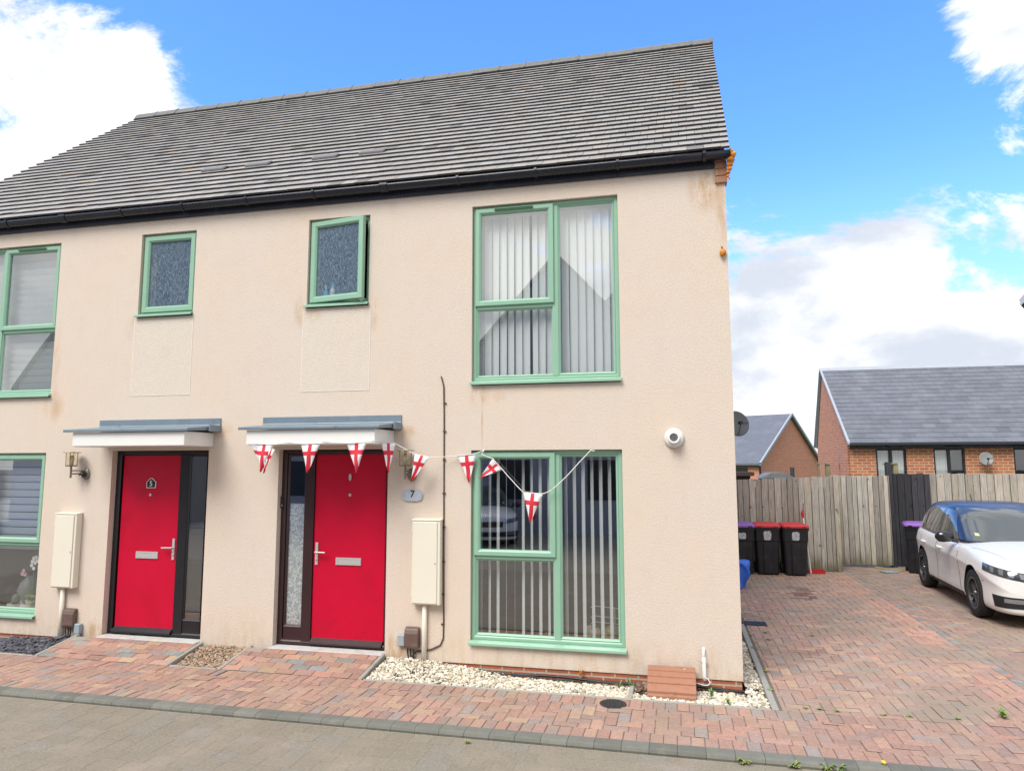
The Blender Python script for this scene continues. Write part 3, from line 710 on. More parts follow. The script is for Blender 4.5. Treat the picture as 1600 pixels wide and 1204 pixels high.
# fascia, gutter
f_ = MB(); x = XL
while x < -.11: f_.box(x+.001, min(x+2.4, -.105)-.001, -.028, -.0005, 4.92, 5.07); x += 2.4
f_.build('fascia', 'fascia_black', house, bevel=.003)
gt = MB(); GR = .056; gy, gz = -.090, 5.034
P = []
for xx in np.linspace(XL-.03, .045, 20):
    P.append([(xx, gy+GR*math.cos(a), gz+.02*0+GR*math.sin(a)-.0) for a in np.linspace(math.pi*.93, 2*math.pi*1.03, 12)])
gt.grid(P); gut = gt.build('gutter', 'gutter_black', house, smooth=True, solid=.004)
for xx in (.045, XL-.03):
    sp_ = MB(); pts = [(gy+(GR+.002)*math.cos(a), gz+(GR+.002)*math.sin(a)) for a in np.linspace(math.pi*.95, 2*math.pi*1.02, 12)]; sp_.prism(pts, xx-.004, xx+.004); sp_.build('gutter_stop', 'gutter_black', gut)
xx = -.2
while xx > XL:
    r_ = GR+.007; P = []; wdt = .014
    if abs((xx+3.62)) < .45 or abs(xx+8.1) < .45: wdt = .045
    b_ = MB()
    for x2 in (xx-wdt, xx+wdt): P.append([(x2, gy+r_*math.cos(a), gz+r_*math.sin(a)) for a in np.linspace(math.pi*.9, 2*math.pi, 10)])
    b_.grid(P); b_.build('gutter_bracket' if wdt < .02 else 'gutter_union', 'gutter_black', gut, solid=.006); xx -= .86
cb = MB()
for k in range(4): cb.box(-.098+.002*k, .018+.0*k, -.034+.004*(3-k)*.5, .1, 4.762+k*.075, 4.762+k*.075+.066)
cb.box(-.094, .012, -.02, .1, 4.765, 5.03, 1)
cb.build('brick_corbel', ['corbel_brick', 'concrete'], house, bevel=.003)
def blobmesh(name, centers, mat, sub=2):
    bm = bmesh.new()
    for (x, y, z, r_) in centers:
        k = bmesh.ops.create_icosphere(bm, subdivisions=sub, radius=r_, matrix=Matrix.Translation((x, y, z)))
        for v in k['verts']: v.co += Vector([random.gauss(0, r_*.13) for _ in range(3)])
    mb = MB(); mb.add([v.co[:] for v in bm.verts], [tuple(v.index for v in f.verts) for f in bm.faces]) if not bm.verts.index_update() else None
    bm.free(); return mb
tag(blobmesh('f', [(.055, -.09, 5.05, .03), (.07, -.085, 5.015, .036), (.085, -.07, 5.03, .025), (.052, -.08, 4.975, .036), (.045, -.06, 4.93, .032), (.04, -.055, 4.885, .026), (.028, -.05, 4.85, .022), (.024, -.045, 4.815, .016), (.06, -.07, 4.95, .025), (.035, -.05, 4.79, .012)], 'foam_orange').build('expanding_foam', 'foam_orange', smooth=True), 'lumpy orange expanding foam squeezed out at the end of the black gutter', 'foam')
tag(blobmesh('f', [(-.05, -.02, 4.04, .03), (-.053, -.03, 4.02, .022), (-.04, -.015, 4.06, .018), (-.055, -.01, 4.10, .009)], 'foam_orange').build('expanding_foam', 'foam_orange', smooth=True), 'single small orange foam blob stuck low on the render near the right corner', 'foam')

# --- windows
def pane(x0, x1, z0, z1, y, par, m='glass', name='pane'):
    p_ = MB(); p_.add([(x0, y, z0), (x1, y, z0), (x1, y, z1), (x0, y, z1)], [(0, 1, 2, 3)]); p_.build(name, m, par, fix=False)
def window(x0, x1, z0, z1, mull, trans, sash_side, vent=False, label=None):
    yf = .042; zs = z0+.045
    wb = MB(); wf = .05
    wb.frame(x0+.002, x1-.002, zs, z1-.002, wf, yf, .11)
    wb.box(mull-.03, mull+.03, yf+.001, .11, zs+wf-.01, z1-wf+.01)
    sx0, sx1 = (x0, mull) if sash_side == 'L' else (mull, x1)
    fx0, fx1 = (mull, x1) if sash_side == 'L' else (x0, mull)
    wb.box(min(sx0, sx1)+.045, max(sx0, sx1)-.028, yf+.002, .11, trans-.032, trans+.012)
    wo = wb.build('window', 'upvc_green', house, bevel=.003)
    # opening sash above the transom
    a, b_ = (sx0+.03, sx1-.014) if sash_side == 'L' else (sx0+.014, sx1-.03)
    sb = MB(); sb.frame(a, b_, trans+.004, z1-.028, .062, yf-.022, .09); sb.build('sash', 'upvc_green', wo)
    pane(a+.055, b_-.055, trans+.06, z1-.084, yf+.012, wo)
    # slim beads around the two fixed lights
    sb = MB(); la, lb = (sx0+.05, sx1-.03) if sash_side == 'L' else (sx0+.03, sx1-.05)
    sb.frame(la-.004, lb+.004, zs+.046, trans-.028, .02, yf+.006, .09)
    ra, rb = (fx0+.03, fx1-.05) if sash_side == 'L' else (fx0+.05, fx1-.03)
    sb.frame(ra-.004, rb+.004, zs+.046, z1-.046, .024, yf+.006, .09)
    sb.build('glazing_bead', 'upvc_green', wo)
    pane(la+.012, lb-.012, zs+.062, trans-.044, yf+.026, wo); pane(ra+.015, rb-.015, zs+.062, z1-.062, yf+.026, wo)
    si = MB(); si.prism([(.06, z0+.046), (.0, z0+.046), (-.042, z0+.032), (-.044, z0+.006), (-.036, z0+.004), (-.032, z0+.02), (.06, z0+.02)], x0-.008, x1+.012); si.build('sill', 'upvc_green', wo, bevel=.002)
    if vent:
        v_ = MB(); vm = (a+b_)/2; v_.prism([(yf-.03, z1-.066), (yf-.036, z1-.062), (yf-.05, z1-.046), (yf-.02, z1-.038)], vm-.21, vm+.21); v_.build('trickle_vent', 'vent_green', wo)
    return wo
def mirror(x): return -10.68-x-.03
window(*HO[0], -1.748, 3.635, 'L', True)
window(*HO[1], -1.75, 1.015, 'L')
window(*HO[4], mirror(-1.748), 3.655, 'R', True)
window(*HO[5], mirror(-1.75), 1.01, 'R')
def small_window(x0, x1, z0, z1, op):
    yf = .042; zs = z0+.045; wb = MB(); wb.frame(x0+.002, x1-.002, zs, z1-.002, .05, yf, .11); wo = wb.build('window', 'upvc_green', house)
    si = MB(); si.prism([(.06, z0+.046), (.0, z0+.046), (-.042, z0+.032), (-.044, z0+.006), (-.036, z0+.004), (-.032, z0+.02), (.06, z0+.02)], x0-.02, x1+.005); si.build('sill', 'upvc_green', wo, bevel=.002)
    a, b_, c, d_ = x0+.028, x1-.028, zs+.024, z1-.028
    sb = MB(); sb.frame(a, b_, c, d_, .072, yf-.022, yf+.03)
    pn = MB(); pn.add([(a+.066, yf+.012, c+.066), (b_-.066, yf+.012, c+.066), (b_-.066, yf+.012, d_-.066), (a+.066, yf+.012, d_-.066)], [(0, 1, 2, 3)])
    if op:
        hinge = Vector((a, yf+.02, 0)); ro = Matrix.Rotation(R(-op), 3, 'Z')
        for m_ in (sb, pn): m_.v = [tuple(hinge+ro@(Vector(p)-hinge)) for p in m_.v]
        st = MB(); st.tube([(b_-.08, yf+.03, c+.012), (b_-.17, yf-.06, c+.010)], .008); st.box(b_-.06, b_-.01, yf-.0, yf+.03, c+.002, c+.016); st.build('stay', 'chrome', wo)
    so = sb.build('sash', 'upvc_green', wo); pn.build('pane', 'glass_obscured', wo, fix=False)
    return wo
small_window(*HO[3], 0); small_window(*HO[2], 9)

# --- doors
def door(x0, x1, side, fm, leafx, sidex):
    yf = .075
    fb = MB(); z1 = 2.118; fb.frame(x0+.002, x1-.002, .0, z1, .055, yf, .15)
    m0, m1 = (sidex[1], leafx[0]) if side == 'L' else (leafx[1], sidex[0])
    fb.box(m0+.001, m1-.001, yf+.002, .15, .03, 2.07)
    s0, s1 = sidex
    fb.box(s0-.004, s1+.004, yf+.012, .14, .02, .19); fb.frame(s0-.006, s1+.006, .185, 2.07, .022, yf+.008, .14)
    fo = fb.build('door_frame', fm, house, bevel=.004)
    pane(s0+.01, s1-.01, .2, 2.055, yf+.03, fo, 'glass')
    lf = MB(); lf.box(leafx[0]+.003, leafx[1]-.003, yf+.02, .14, .075, 2.065); lo = lf.build('front_door', 'door_red', house, bevel=.004)
    wb = MB(); wb.prism([(yf+.03, .02), (yf-.035, .03), (yf-.03, .045), (yf+.018, .085), (yf+.03, .085)], leafx[0]+.01, leafx[1]-.01); wb.build('weather_bar', fm, lo)
    th = MB(); th.box(x0+.0, x1-.0, -.09, .074, -.06, -.002); th.build('doorstep', 'concrete_pale', house, bevel=.005)
    mx_ = (leafx[0]+leafx[1])/2; y = yf+.019
    sl = MB(); sl.ring([(mx_-.15, mx_+.15, .865, .945, y), (mx_-.148, mx_+.148, .867, .943, y-.012), (mx_-.128, mx_+.128, .882, .928, y-.012), (mx_-.128, mx_+.128, .882, .928, y-.006)])
    sl.box(mx_-.127, mx_+.127, y-.010, y-.001, .883, .927); sl.build('letter_plate', 'chrome', lo)
    hx = leafx[0]+.045 if side == 'L' else leafx[1]-.045; dirx = 1 if side == 'L' else -1
    h = MB(); h.box(hx-.016, hx+.016, y-.012, y, .86, 1.10); h.tube([(hx, y-.01, 1.0), (hx, y-.05, 1.0), (hx+dirx*.02, y-.056, 1.0), (hx+dirx*.125, y-.056, .998)], .009, 10)
    h.lathe([(.011, 0), (.011, -.012), (.006, -.013)], (hx, y-.012, .92), 'y', 12); h.build('door_handle', 'chrome', lo, bevel=.002)
    pz = 1.62 if side == 'L' else 1.60
    pe = MB(); pe.lathe([(.016, 0), (.016, -.006), (.009, -.008), (.008, -.003)], (mx_, y, pz), 'y', 14); pe.build('spyhole', 'chrome', lo)
    return fo, lo, mx_, y
f5, l5, m5, y5 = door(-7.10, -5.79, 'R', 'frame_black', (-7.02, -6.22), (-6.10, -5.87))
f7, l7, m7, y7 = door(-4.89, -3.58, 'L', 'frame_brown', (-4.485, -3.635), (-4.815, -4.60))
# pierced-leaf privacy film on the lower sidelight of number 7
fm_ = MB(); fm_.box(-4.812, -4.603, .118, .119, .20, 1.52)
for k in range(430):
    cx_, cz_ = random.uniform(-4.80, -4.615), random.uniform(.215, 1.505); a = random.uniform(0, 6.28); L, Wd = random.uniform(.012, .026), random.uniform(.0035, .0065); pts = []
    for q in range(8):
        t_ = q/8*2*math.pi; u, v = L*math.cos(t_), Wd*math.sin(t_)*(1-.3*math.cos(t_)); pts.append((cx_+u*math.cos(a)-v*math.sin(a), .1165-.0001*(k % 7), cz_+u*math.sin(a)+v*math.cos(a)))
    fm_.add(pts, [tuple(range(8))], 1)
fm_.build('leaf_film', ['film_grey' if 'film_grey' in MATS else 'acrylic', 'paper_white'], f7)
bk = MB(); bk.box(-6.09, -5.88, .125, .13, .2, 2.05); bk.build('frosted_film', 'frame_black', f5)
# plaque of number 5 : black shield on the door
pq = MB(); cx_, cz_ = m5+.005, 1.725
pts = [(-.062, -.045), (.062, -.045), (.066, .028), (.045, .042), (.022, .066), (0, .073), (-.022, .066), (-.045, .042), (-.066, .028)]
pq.prism([(cx_+a, cz_+b_) for a, b_ in pts], y5, y5-.006, 'y'); pq.prism([(cx_+a*.86, cz_+.002+b_*.86) for a, b_ in pts], y5-.0061, y5-.008, 'y', 1)
po = pq.build('number_plaque', ['paper_white', 'plastic_black'], l5); t5 = text_mb('5', .085, .001, cx_, y5-.0092, cz_+.006); t5.build('number', 'paper_white', po)
kn = MB(); kn.lathe([(.012, 0), (.014, -.008), (.02, -.012), (.012, -.014)], (m7, y7, 1.815), 'y', 12); kn.v = [(m7+(p[0]-m7)*.8, p[1], 1.815+(p[2]-1.815)*2.0) for p in kn.v]; kn.build('door_knocker', 'chrome', l7)
# canopies over the doors
def canopy(x0, x1, r0, r1, u0, u1):
    f_ = MB()
    f_.box(x0, x1, -.50, 0, 2.160, 2.315)
    co = f_.build('door_canopy', 'upvc_white', house, bevel=.004)
    t_ = MB(); t_.prism([(-.535, 2.316), (-.535, 2.345), (-.52, 2.349), (-.0, 2.400), (-.0, 2.350), (-.51, 2.318)], r0, r1)
    t_.build('canopy_roof', 'zinc', co, bevel=.003)
    t_ = MB(); t_.box(u0, u1, -.014, 0, 2.401, 2.484); t_.prism([(-.014, 2.401), (-.03, 2.398), (-.016, 2.415)], u0, u1); t_.box(u1-.016, u1+.004, -.20, -.0005, 2.325, 2.400)
    t_.build('flashing', 'zinc', co, bevel=.002)
    s_ = MB(); s_.box(x0+.02, x1-.02, -.48, -.005, 2.155, 2.159); s_.build('soffit', 'upvc_white', co)
    return co
canopy(-4.98, -3.515, -5.06, -3.455, -5.10, -3.43); canopy(-7.19, -5.735, -7.29, -5.675, -7.30, -5.645)
# satellite of house parts finished

# ------------------------------------------------------------------ fittings on the wall (own things)
def wall_lamp(x, label, sensor):
    z = 1.86; t_ = thing('wall_lamp', (x, 0, z), label, 'wall lamp', 'coach style wall lamps beside the doors')
    sgn = -1; cx_, cy_ = x-.10 if sensor else x-.03, -.13
    m = 'lamp_metal'
    b_ = MB(); b_.lathe([(.052, 0), (.052, -.014), (.045, -.022), (.03, -.03)], (x, 0, z-.015), 'y', 20); b_.v = [(p[0], p[1], z-.015+(p[2]-z+.015)*1.35) for p in b_.v]; b_.build('back_plate', m, t_, smooth=False)
    a_ = MB(); a_.tube([(x, -.02, z-.01), (x-.02, -.07, z-.012), (cx_, cy_, z-.012)], .009, 8); a_.tube([(x, -.02, z+.02), (x-.02, -.07, z+.025), (cx_, cy_, z+.025)], .007, 8); a_.tube([(cx_, cy_, z-.06), (cx_, cy_, z+.08)], .011, 10); a_.build('arm', m, t_)
    c_ = MB(); c_.lathe([(.062, 0), (.064, .012), (.03, .016)], (cx_, cy_, z+.075), 'z', 20); c_.build('lamp_base', 'brass', t_); c_ = MB(); c_.lathe([(.095, 0), (.092, .006), (.02, .012)], (cx_, cy_, z+.235), 'z', 24); c_.build('lamp_cap', 'brass', t_)
    g_ = MB(); g_.lathe([(.050, 0), (.053, .145)], (cx_, cy_, z+.09), 'z', 20, cap=False); g_.build('lamp_glass', 'lamp_glass', t_, smooth=True)
    r_ = MB()
    for k in range(4): an = k*math.pi/2+.5; r_.tube([(cx_+.059*math.cos(an), cy_+.059*math.sin(an), z+.08), (cx_+.062*math.cos(an), cy_+.062*math.sin(an), z+.238)], .0035, 6)
    r_.build('cage', 'brass', t_)
    bb = MB(); bb.lathe([(.012, 0), (.014, .04), (.026, .055), (.028, .09), (.018, .115), (.004, .122)], (cx_, cy_, z+.085), 'z', 14); bb.build('bulb', 'pot_cream', t_, smooth=True)
    if sensor:
        s_ = MB(); s_.lathe([(.03, 0), (.036, -.02), (.036, -.04), (.026, -.058), (.006, -.066)], (x, -.03, z-.02), 'y', 16); so = s_.build('sensor', 'plastic_black', t_, smooth=True)
        s_ = MB(); s_.lathe([(.016, 0), (.013, -.008), (.003, -.012)], (x, -.082, z-.036), 'y', 12); s_.build('sensor_lens', 'pot_white', so, smooth=True)
wall_lamp(-7.45, 'brass wall lamp with a black motion sensor, left of the door numbered 5', True)
wall_lamp(-3.30, 'brass wall lamp behind a small red cross flag, right of the door numbered 7', False)
def meter_box(x0, label, label2, label3):
    x1, z0, z1 = x0+.31, .52, 1.372
    t_ = thing('meter_box', (x0+.15, 0, z0), label, 'meter box', 'cream meter boxes on the house wall')
    b_ = MB(); b_.box(x0, x1, -.085, 0, z0, z1); b_.prism([(-.095, z1), (-.09, z1+.012), (0, z1+.02), (0, z1)], x0-.006, x1+.006); b_.build('case', 'meter_cream', t_, bevel=.008, bseg=2)
    d_ = MB(); d_.box(x0+.012, x1-.03, -.096, -.0855, z0+.012, z1-.012); do = d_.build('door', 'meter_cream', t_, bevel=.005)
    l_ = MB(); l_.lathe([(.010, 0), (.010, -.004)], (x1-.05, -.096, z0+.42), 'y', 12); l_.build('lock', 'chrome', do)
    for z in (z0+.1, z1-.1): h_ = MB(); h_.box(x0+.002, x0+.012, -.093, -.086, z-.03, z+.03); h_.build('hinge', 'meter_cream', t_)
    p = MB(); p.tube([(x0+.13, -.032, -.13), (x0+.13, -.032, z0)], .026, 14); p.build('pipe', 'pipe_cream', t_, smooth=True)
    # brown cable cover and a grey junction box at the foot
    bx = x0+.0
    t2 = thing('cable_cover', (bx, 0, .06), label2, 'cable cover', 'brown cable covers low on the house wall')
    c_ = MB(); q0 = (-3.342 if x0 > -5 else -7.60); pr = [(0, .068), (-.058, .068), (-.07, .10), (-.07, .22), (-.052, .268), (-.02, .282), (0, .282)]
    c_.prism(pr, q0, q0+.155); c_.build('cover', 'plastic_brown', t2, bevel=.012, bseg=2)
    w_ = MB()
    for k in range(3): w_.tube([(q0+.03+.03*k, -.03, .07), (q0+.03+.035*k, -.03, .02), (q0+.05+.02*k, -.035, -.06), (q0+.06+.025*k, -.03, -.12)], .008, 6)
    w_.build('wires', 'plastic_black', t2)
    q1 = q0-.082 if x0 > -5 else q0+.158
    z_ = .085 if x0 > -5 else .0
    t3 = thing('junction_box', (q1, 0, z_), label3, 'junction box', 'grey junction boxes low on the house wall')
    j = MB(); j.box(q1, q1+.082, -.045, 0, z_, z_+.115); j.build('case', 'plastic_grey', t3, bevel=.006)
    j = MB(); j.box(q1+.004, q1+.078, -.052, -.0455, z_+.006, z_+.109); j.build('cover', 'plastic_grey', t3, bevel=.003)
meter_box(-7.775, 'tall cream meter box with a pipe below, beside the door numbered 5', 'brown cable cover beside the pipe left of the door numbered 5', 'grey junction box at the foot of the wall left of the door numbered 5')
meter_box(-3.262, 'tall cream meter box with a pipe below, right of the door numbered 7', 'brown cable cover half behind the pipe right of the door numbered 7', 'grey junction box right beside the frame of the door numbered 7')
t_ = thing('house_number_sign', (-3.29, 0, 1.625), 'small grey acrylic house number sign reading 7 beneath the wall lamp', 'sign')
s_ = MB(); pts = []
for k in range(24):
    a = 2*math.pi*k/24; pts.append((-3.292+.115*math.copysign(abs(math.cos(a))**.6, math.cos(a)), 1.627+.062*math.copysign(abs(math.sin(a))**.75, math.sin(a))))
s_.prism(pts, -.012, -.016, 'y'); s_.build('plate', 'acrylic', t_)
text_mb('7', .10, .001, -3.29, -.0178, 1.64).build('number', 'plastic_black', t_)
s_ = MB()
for sx in (-.09, .09): s_.lathe([(.007, 0), (.007, -.02)], (-3.292+sx, 0, 1.627), 'y', 10)
s_.build('fixing', 'chrome', t_)
t_ = thing('video_doorbell', (-4.868, .07, 1.53), 'slim black video doorbell on the brown door frame', 'doorbell')
s_ = MB(); s_.box(-4.886, -4.85, .055, .075, 1.47, 1.60); s_.build('case', 'plastic_black', t_, bevel=.005, bseg=2)
s_ = MB(); s_.lathe([(.011, 0), (.011, -.003)], (-4.868, .055, 1.50), 'y', 16); s_.build('button', 'dish_light', t_)
s_ = MB(); s_.lathe([(.009, 0), (.007, -.003)], (-4.868, .055, 1.575), 'y', 14); s_.build('camera_lens', 'car_black', t_)
# flue terminal
t_ = thing('boiler_flue', (-.571, 0, 2.208), 'round white boiler flue terminal on the render right of the windows', 'flue')
s_ = MB(); s_.lathe([(.095, 0), (.097, -.02), (.086, -.038), (.070, -.045)], (-.571, 0, 2.208), 'y', 32); s_.build('wall_seal', 'pot_white', t_, smooth=True)
s_ = MB(); s_.lathe([(.060, -.04), (.060, -.10), (.052, -.108), (.040, -.106), (.036, -.085), (.0345, -.06)], (-.571, 0, 2.208), 'y', 28, cap=False); s_.build('flue_pipe', 'upvc_white', t_, smooth=True)
s_ = MB(); s_.lathe([(.035, -.07), (.0, -.07)], (-.571, 0, 2.208), 'y', 20, 1, False)
for k in range(-2, 3):
    h_ = math.sqrt(.035**2-(k*.013)**2); s_.box(-.571+k*.013-.0022, -.571+k*.013+.0022, -.098, -.094, 2.208-h_, 2.208+h_); s_.box(-.571-h_, -.571+h_, -.0975, -.0945, 2.208+k*.013-.0022, 2.208+k*.013+.0022)
s_.build('grille', ['dish_light', 'plastic_black'], t_)
# satellite dish on the gable side
def dish(name, c, aim, r, label, mat, wall, par_group=None):
    t_ = thing(name, c, label, 'satellite dish', par_group); aim = Vector(aim).normalized(); q = aim.to_track_quat('Z', 'Y').to_matrix(); c = Vector(c)
    s_ = MB(); prof = [(r*k/7, .16*r*(k/7)**2) for k in range(8)]; P = []
    for rr, zz in prof: P.append([tuple(c+q@Vector((rr*math.cos(a)*.95, rr*math.sin(a)*1.05, zz))) for a in np.linspace(0, 2*math.pi, 29)])
    s_.grid(P); s_.build('reflector', mat, t_, smooth=True, solid=.006)
    low = c+q@Vector((0, -r*.98, .15*r)); foc = c+q@Vector((0, -r*.35, r*1.15))
    if (c+q@Vector((0, r, 0))).z < c.z: low = c+q@Vector((0, r*.98, .15*r)); foc = c+q@Vector((0, r*.35, r*1.15))
    s_ = MB(); s_.tube([low, foc], .011, 6); s_.tube([c, c-aim*.06, Vector(wall)], .016, 8); s_.build('arm', mat, t_)
    s_ = MB(); dd = (c+aim*.02-foc).normalized(); s_.tube([foc-dd*.02, foc+dd*.06], [.022, .03], 10); s_.build('receiver', 'plastic_black', t_)
dish('satellite_dish', (.30, 3.58, 2.53), (.25, -1, .38), .19, 'dark grey satellite dish poking out past the right corner of the rendered house', 'dish_grey', (0., 3.75, 2.40))
# thin cable running down the wall
cb = MB(); pts = [(-2.985, -.012, 2.89), (-2.975, -.012, 2.86), (-2.955, -.010, 2.78), (-2.948, -.008, 2.46), (-2.938, -.008, 1.12), (-2.932, -.008, .35), (-2.934, -.008, .18), (-2.965, -.008, .11), (-3.05, -.010, .068), (-3.10, -.010, .052), (-3.22, -.012, .035), (-3.27, -.03, -.02)]
cb.tube(pts, .0075, 6)
co = cb.build('wall_cable', 'cable_brown'); tag(co, 'thin brown cable clipped down the wall left of the large windows', 'cable')
cl = MB()
for z in (2.6, 2.3, 2.0, 1.65, 1.3, .95, .62, .32): cl.box(-2.958, -2.924, -.016, 0, z-.006, z+.006)
cl.build('cable_clip', 'cable_brown', co)
cb = MB(); P = []; 
for k in range(36):
    x = -3.3+k*.098; P.append((x, -.028+.006*math.sin(k*.9), -.100-.028*min(1, max(0, (x+2.6)/.8))+.01*math.sin(k*.5)+(.05 if k < 1 else 0)))
cb.tube(P, .0125, 8); tag(cb.build('hose', 'plastic_black', smooth=True), 'black hose lying along the foot of the brick plinth above the white gravel', 'hose')
cb = MB(); P = [(-3.25+k*.12, -.05+.012*math.sin(k*1.3), -.108-.03*min(1, max(0, (-3.25+k*.12+2.6)/.8))+.006*math.sin(k*2.)) for k in range(28)]; cb.tube(P, .008, 6); tag(cb.build('cable', 'plastic_black', smooth=True), 'thinner black cable snaking on the white gravel in front of the hose', 'cable')
# overflow pipe
t_ = thing('overflow_pipe', (-.35, 0, -.08), 'short white overflow pipe with a curled flex beside the terracotta box', 'pipe')
s_ = MB(); s_.tube([(-.352, -.03, .24), (-.352, -.03, .17), (-.35, -.03, .13)], .012, 10); s_.tube([(-.352, -.03, .15), (-.351, -.03, .135), (-.35, -.03, -.02), (-.348, -.03, -.06)], [.015, .02, .019, .019], 12); s_.build('pipe', 'upvc_white', t_, smooth=True)
s_ = MB(); s_.tube([(-.352, -.03, -.03), (-.32, -.05, -.04), (-.30, -.06, -.07), (-.32, -.07, -.09), (-.36, -.06, -.095), (-.43, -.04, -.085), (-.47, -.03, -.075)], .005, 6); s_.build('flex', 'cord_white', t_, smooth=True)
s_ = MB(); s_.box(-.375, -.325, -.045, 0, .10, .115); s_.build('clip', 'chrome', t_)
# terracotta louvre box
t_ = thing('ground_meter_box', (-.645, -.2, -.12), 'terracotta coloured sloping plastic meter box on the gravel by the wall', 'meter box')
s_ = MB(); s_.prism([(-.03, -.14), (-.405, -.14), (-.40, -.10), (-.06, .018), (-.03, .018)], -.855, -.444)
bb_ = [(-.425, -.105), (-.345, -.052), (-.262, -.018), (-.172, .010), (-.075, .030)]
s_.prism([(-.425, -.14), (-.425, -.105), (-.345, -.066), (-.345, -.14)], -.862, -.437)
for k in range(1, 5):
    (ya, za), (yb, zb_) = bb_[k-1], bb_[k]
    s_.prism([(ya+.02, za+.006), (ya+.018, za+.034), (yb+.03, zb_+.026), (yb+.03, zb_)], -.864-.001*k, -.435+.001*k)
s_.build('cover', 'terracotta', t_, bevel=.003)
s_ = MB(); s_.prism([(-.402, -.13), (-.402, -.09), (-.42, -.09), (-.425, -.13)], -.69, -.62); s_.build('catch', 'terracotta', t_, bevel=.01)
s_ = MB(); s_.lathe([(.009, 0), (.008, .004)], (-.53, -.10, .048), 'z', 12); s_.build('screw_cap', 'pot_white', t_)
# round iron cover + grating
t_ = thing('stopcock_cover', (-1.14, -.76, -.1), 'small round black iron cover set in the red pavement', 'cover')
s_ = MB(); s_.lathe([(.115, -.01), (.115, .006), (.108, .009), (.1, .006), (.096, .007)], (-1.14, -.76, -.1), 'z', 32); s_.build('rim', 'iron', t_)
s_ = MB(); 
for k in range(-4, 5): h_ = math.sqrt(.09**2-(k*.019)**2); s_.box(-1.14+k*.019-.004, -1.14+k*.019+.004, -.76-h_, -.76+h_, -.094, -.090)
s_.build('lid', 'iron', t_)
t_ = thing('drain_grating', (.38, 2.75, -.1), 'black rectangular drain grating at the corner of the gravel strip and driveway', 'drain')
s_ = MB(); s_.box(.25, .52, 2.63, 2.88, -.12, -.094); s_.build('frame', 'iron', t_)
s_ = MB(); 
for k in range(9): s_.box(.262+k*.029, .276+k*.029, 2.645, 2.865, -.0935, -.088)
s_.build('bars', 'iron', t_)

# ------------------------------------------------------------------ blinds and things on window sills
t_ = thing('vertical_blind', (-1.86, .2, .2), 'half open white vertical blind in the ground floor window by the bunting', 'blind')
s_ = MB(); s_.box(-2.6, -1.12, .17, .21, 2.03, 2.07); s_.build('head_rail', 'blind_white', t_)
s_ = MB(); x = -2.585
while x < -1.12:
    an = R(random.gauss(120, 2)); P = []
    if abs(x+2.3) < .1: an = R(random.gauss(103, 3))
    for z in (2.03, 1.1, .19):
        P.append([(x+u*math.cos(an), .19+u*math.sin(an)+.004*math.cos(u*40), z) for u in (-.043, 0, .043)])
    s_.grid(P); x += .0905
s_.build('slats', 'blind_lit', t_, solid=.0012)
t_ = thing('vertical_blind', (-1.86, .2, 2.85), 'closed white vertical blind in the large upstairs window', 'blind')
s_ = MB(); s_.box(-2.6, -1.12, .15, .19, 4.66, 4.70); s_.build('head_rail', 'blind_white', t_)
s_ = MB(); x = -2.6; k = 0
while x < -1.12:
    an = R(random.gauss(-20, 2)); wv = .046
    if k in (7, 10): wv = .022
    P = []
    for z in (4.66, 3.8, 2.84):
        P.append([(x+u*math.cos(an)+(random.gauss(0, .002)), .17+u*math.sin(an)+.010*math.cos(u*34), z) for u in (-wv, -wv*.5, 0, .023, .046)])
    s_.grid(P); x += .0855; k += 1
s_.build('slats', 'blind_lit', t_, solid=.0012)
def striped(x0, x1, z0, z1, y, label, mat, pitch):
    t_ = thing('roller_blind', ((x0+x1)/2, y, z0), label, 'blind', None)
    s_ = MB(); s_.tube([(x0, y+.02, z1), (x1, y+.02, z1)], .03, 10); s_.build('roller', mat, t_)
    s_ = MB(); z = z1-.02
    while z > z0: s_.add([(x0, y, z), (x1, y, z), (x1, y+.03, z-pitch*.93), (x0, y+.03, z-pitch*.93)], [(0, 1, 2, 3)]); z -= pitch
    s_.build('fabric', mat, t_, solid=.0015, fix=False)
    s_ = MB(); s_.box(x0, x1, y-.008, y+.012, z0-.03, z0-.005); s_.build('bottom_bar', mat, t_)
striped(-9.55, -8.12, .98, 2.03, .16, 'pale blue striped day and night blind half lowered in the left downstairs window', 'blind_blue', .092)
striped(-9.55, -8.12, 2.88, 4.68, .16, 'grey white striped blind fully lowered in the left upstairs window', 'blind_white', .088)
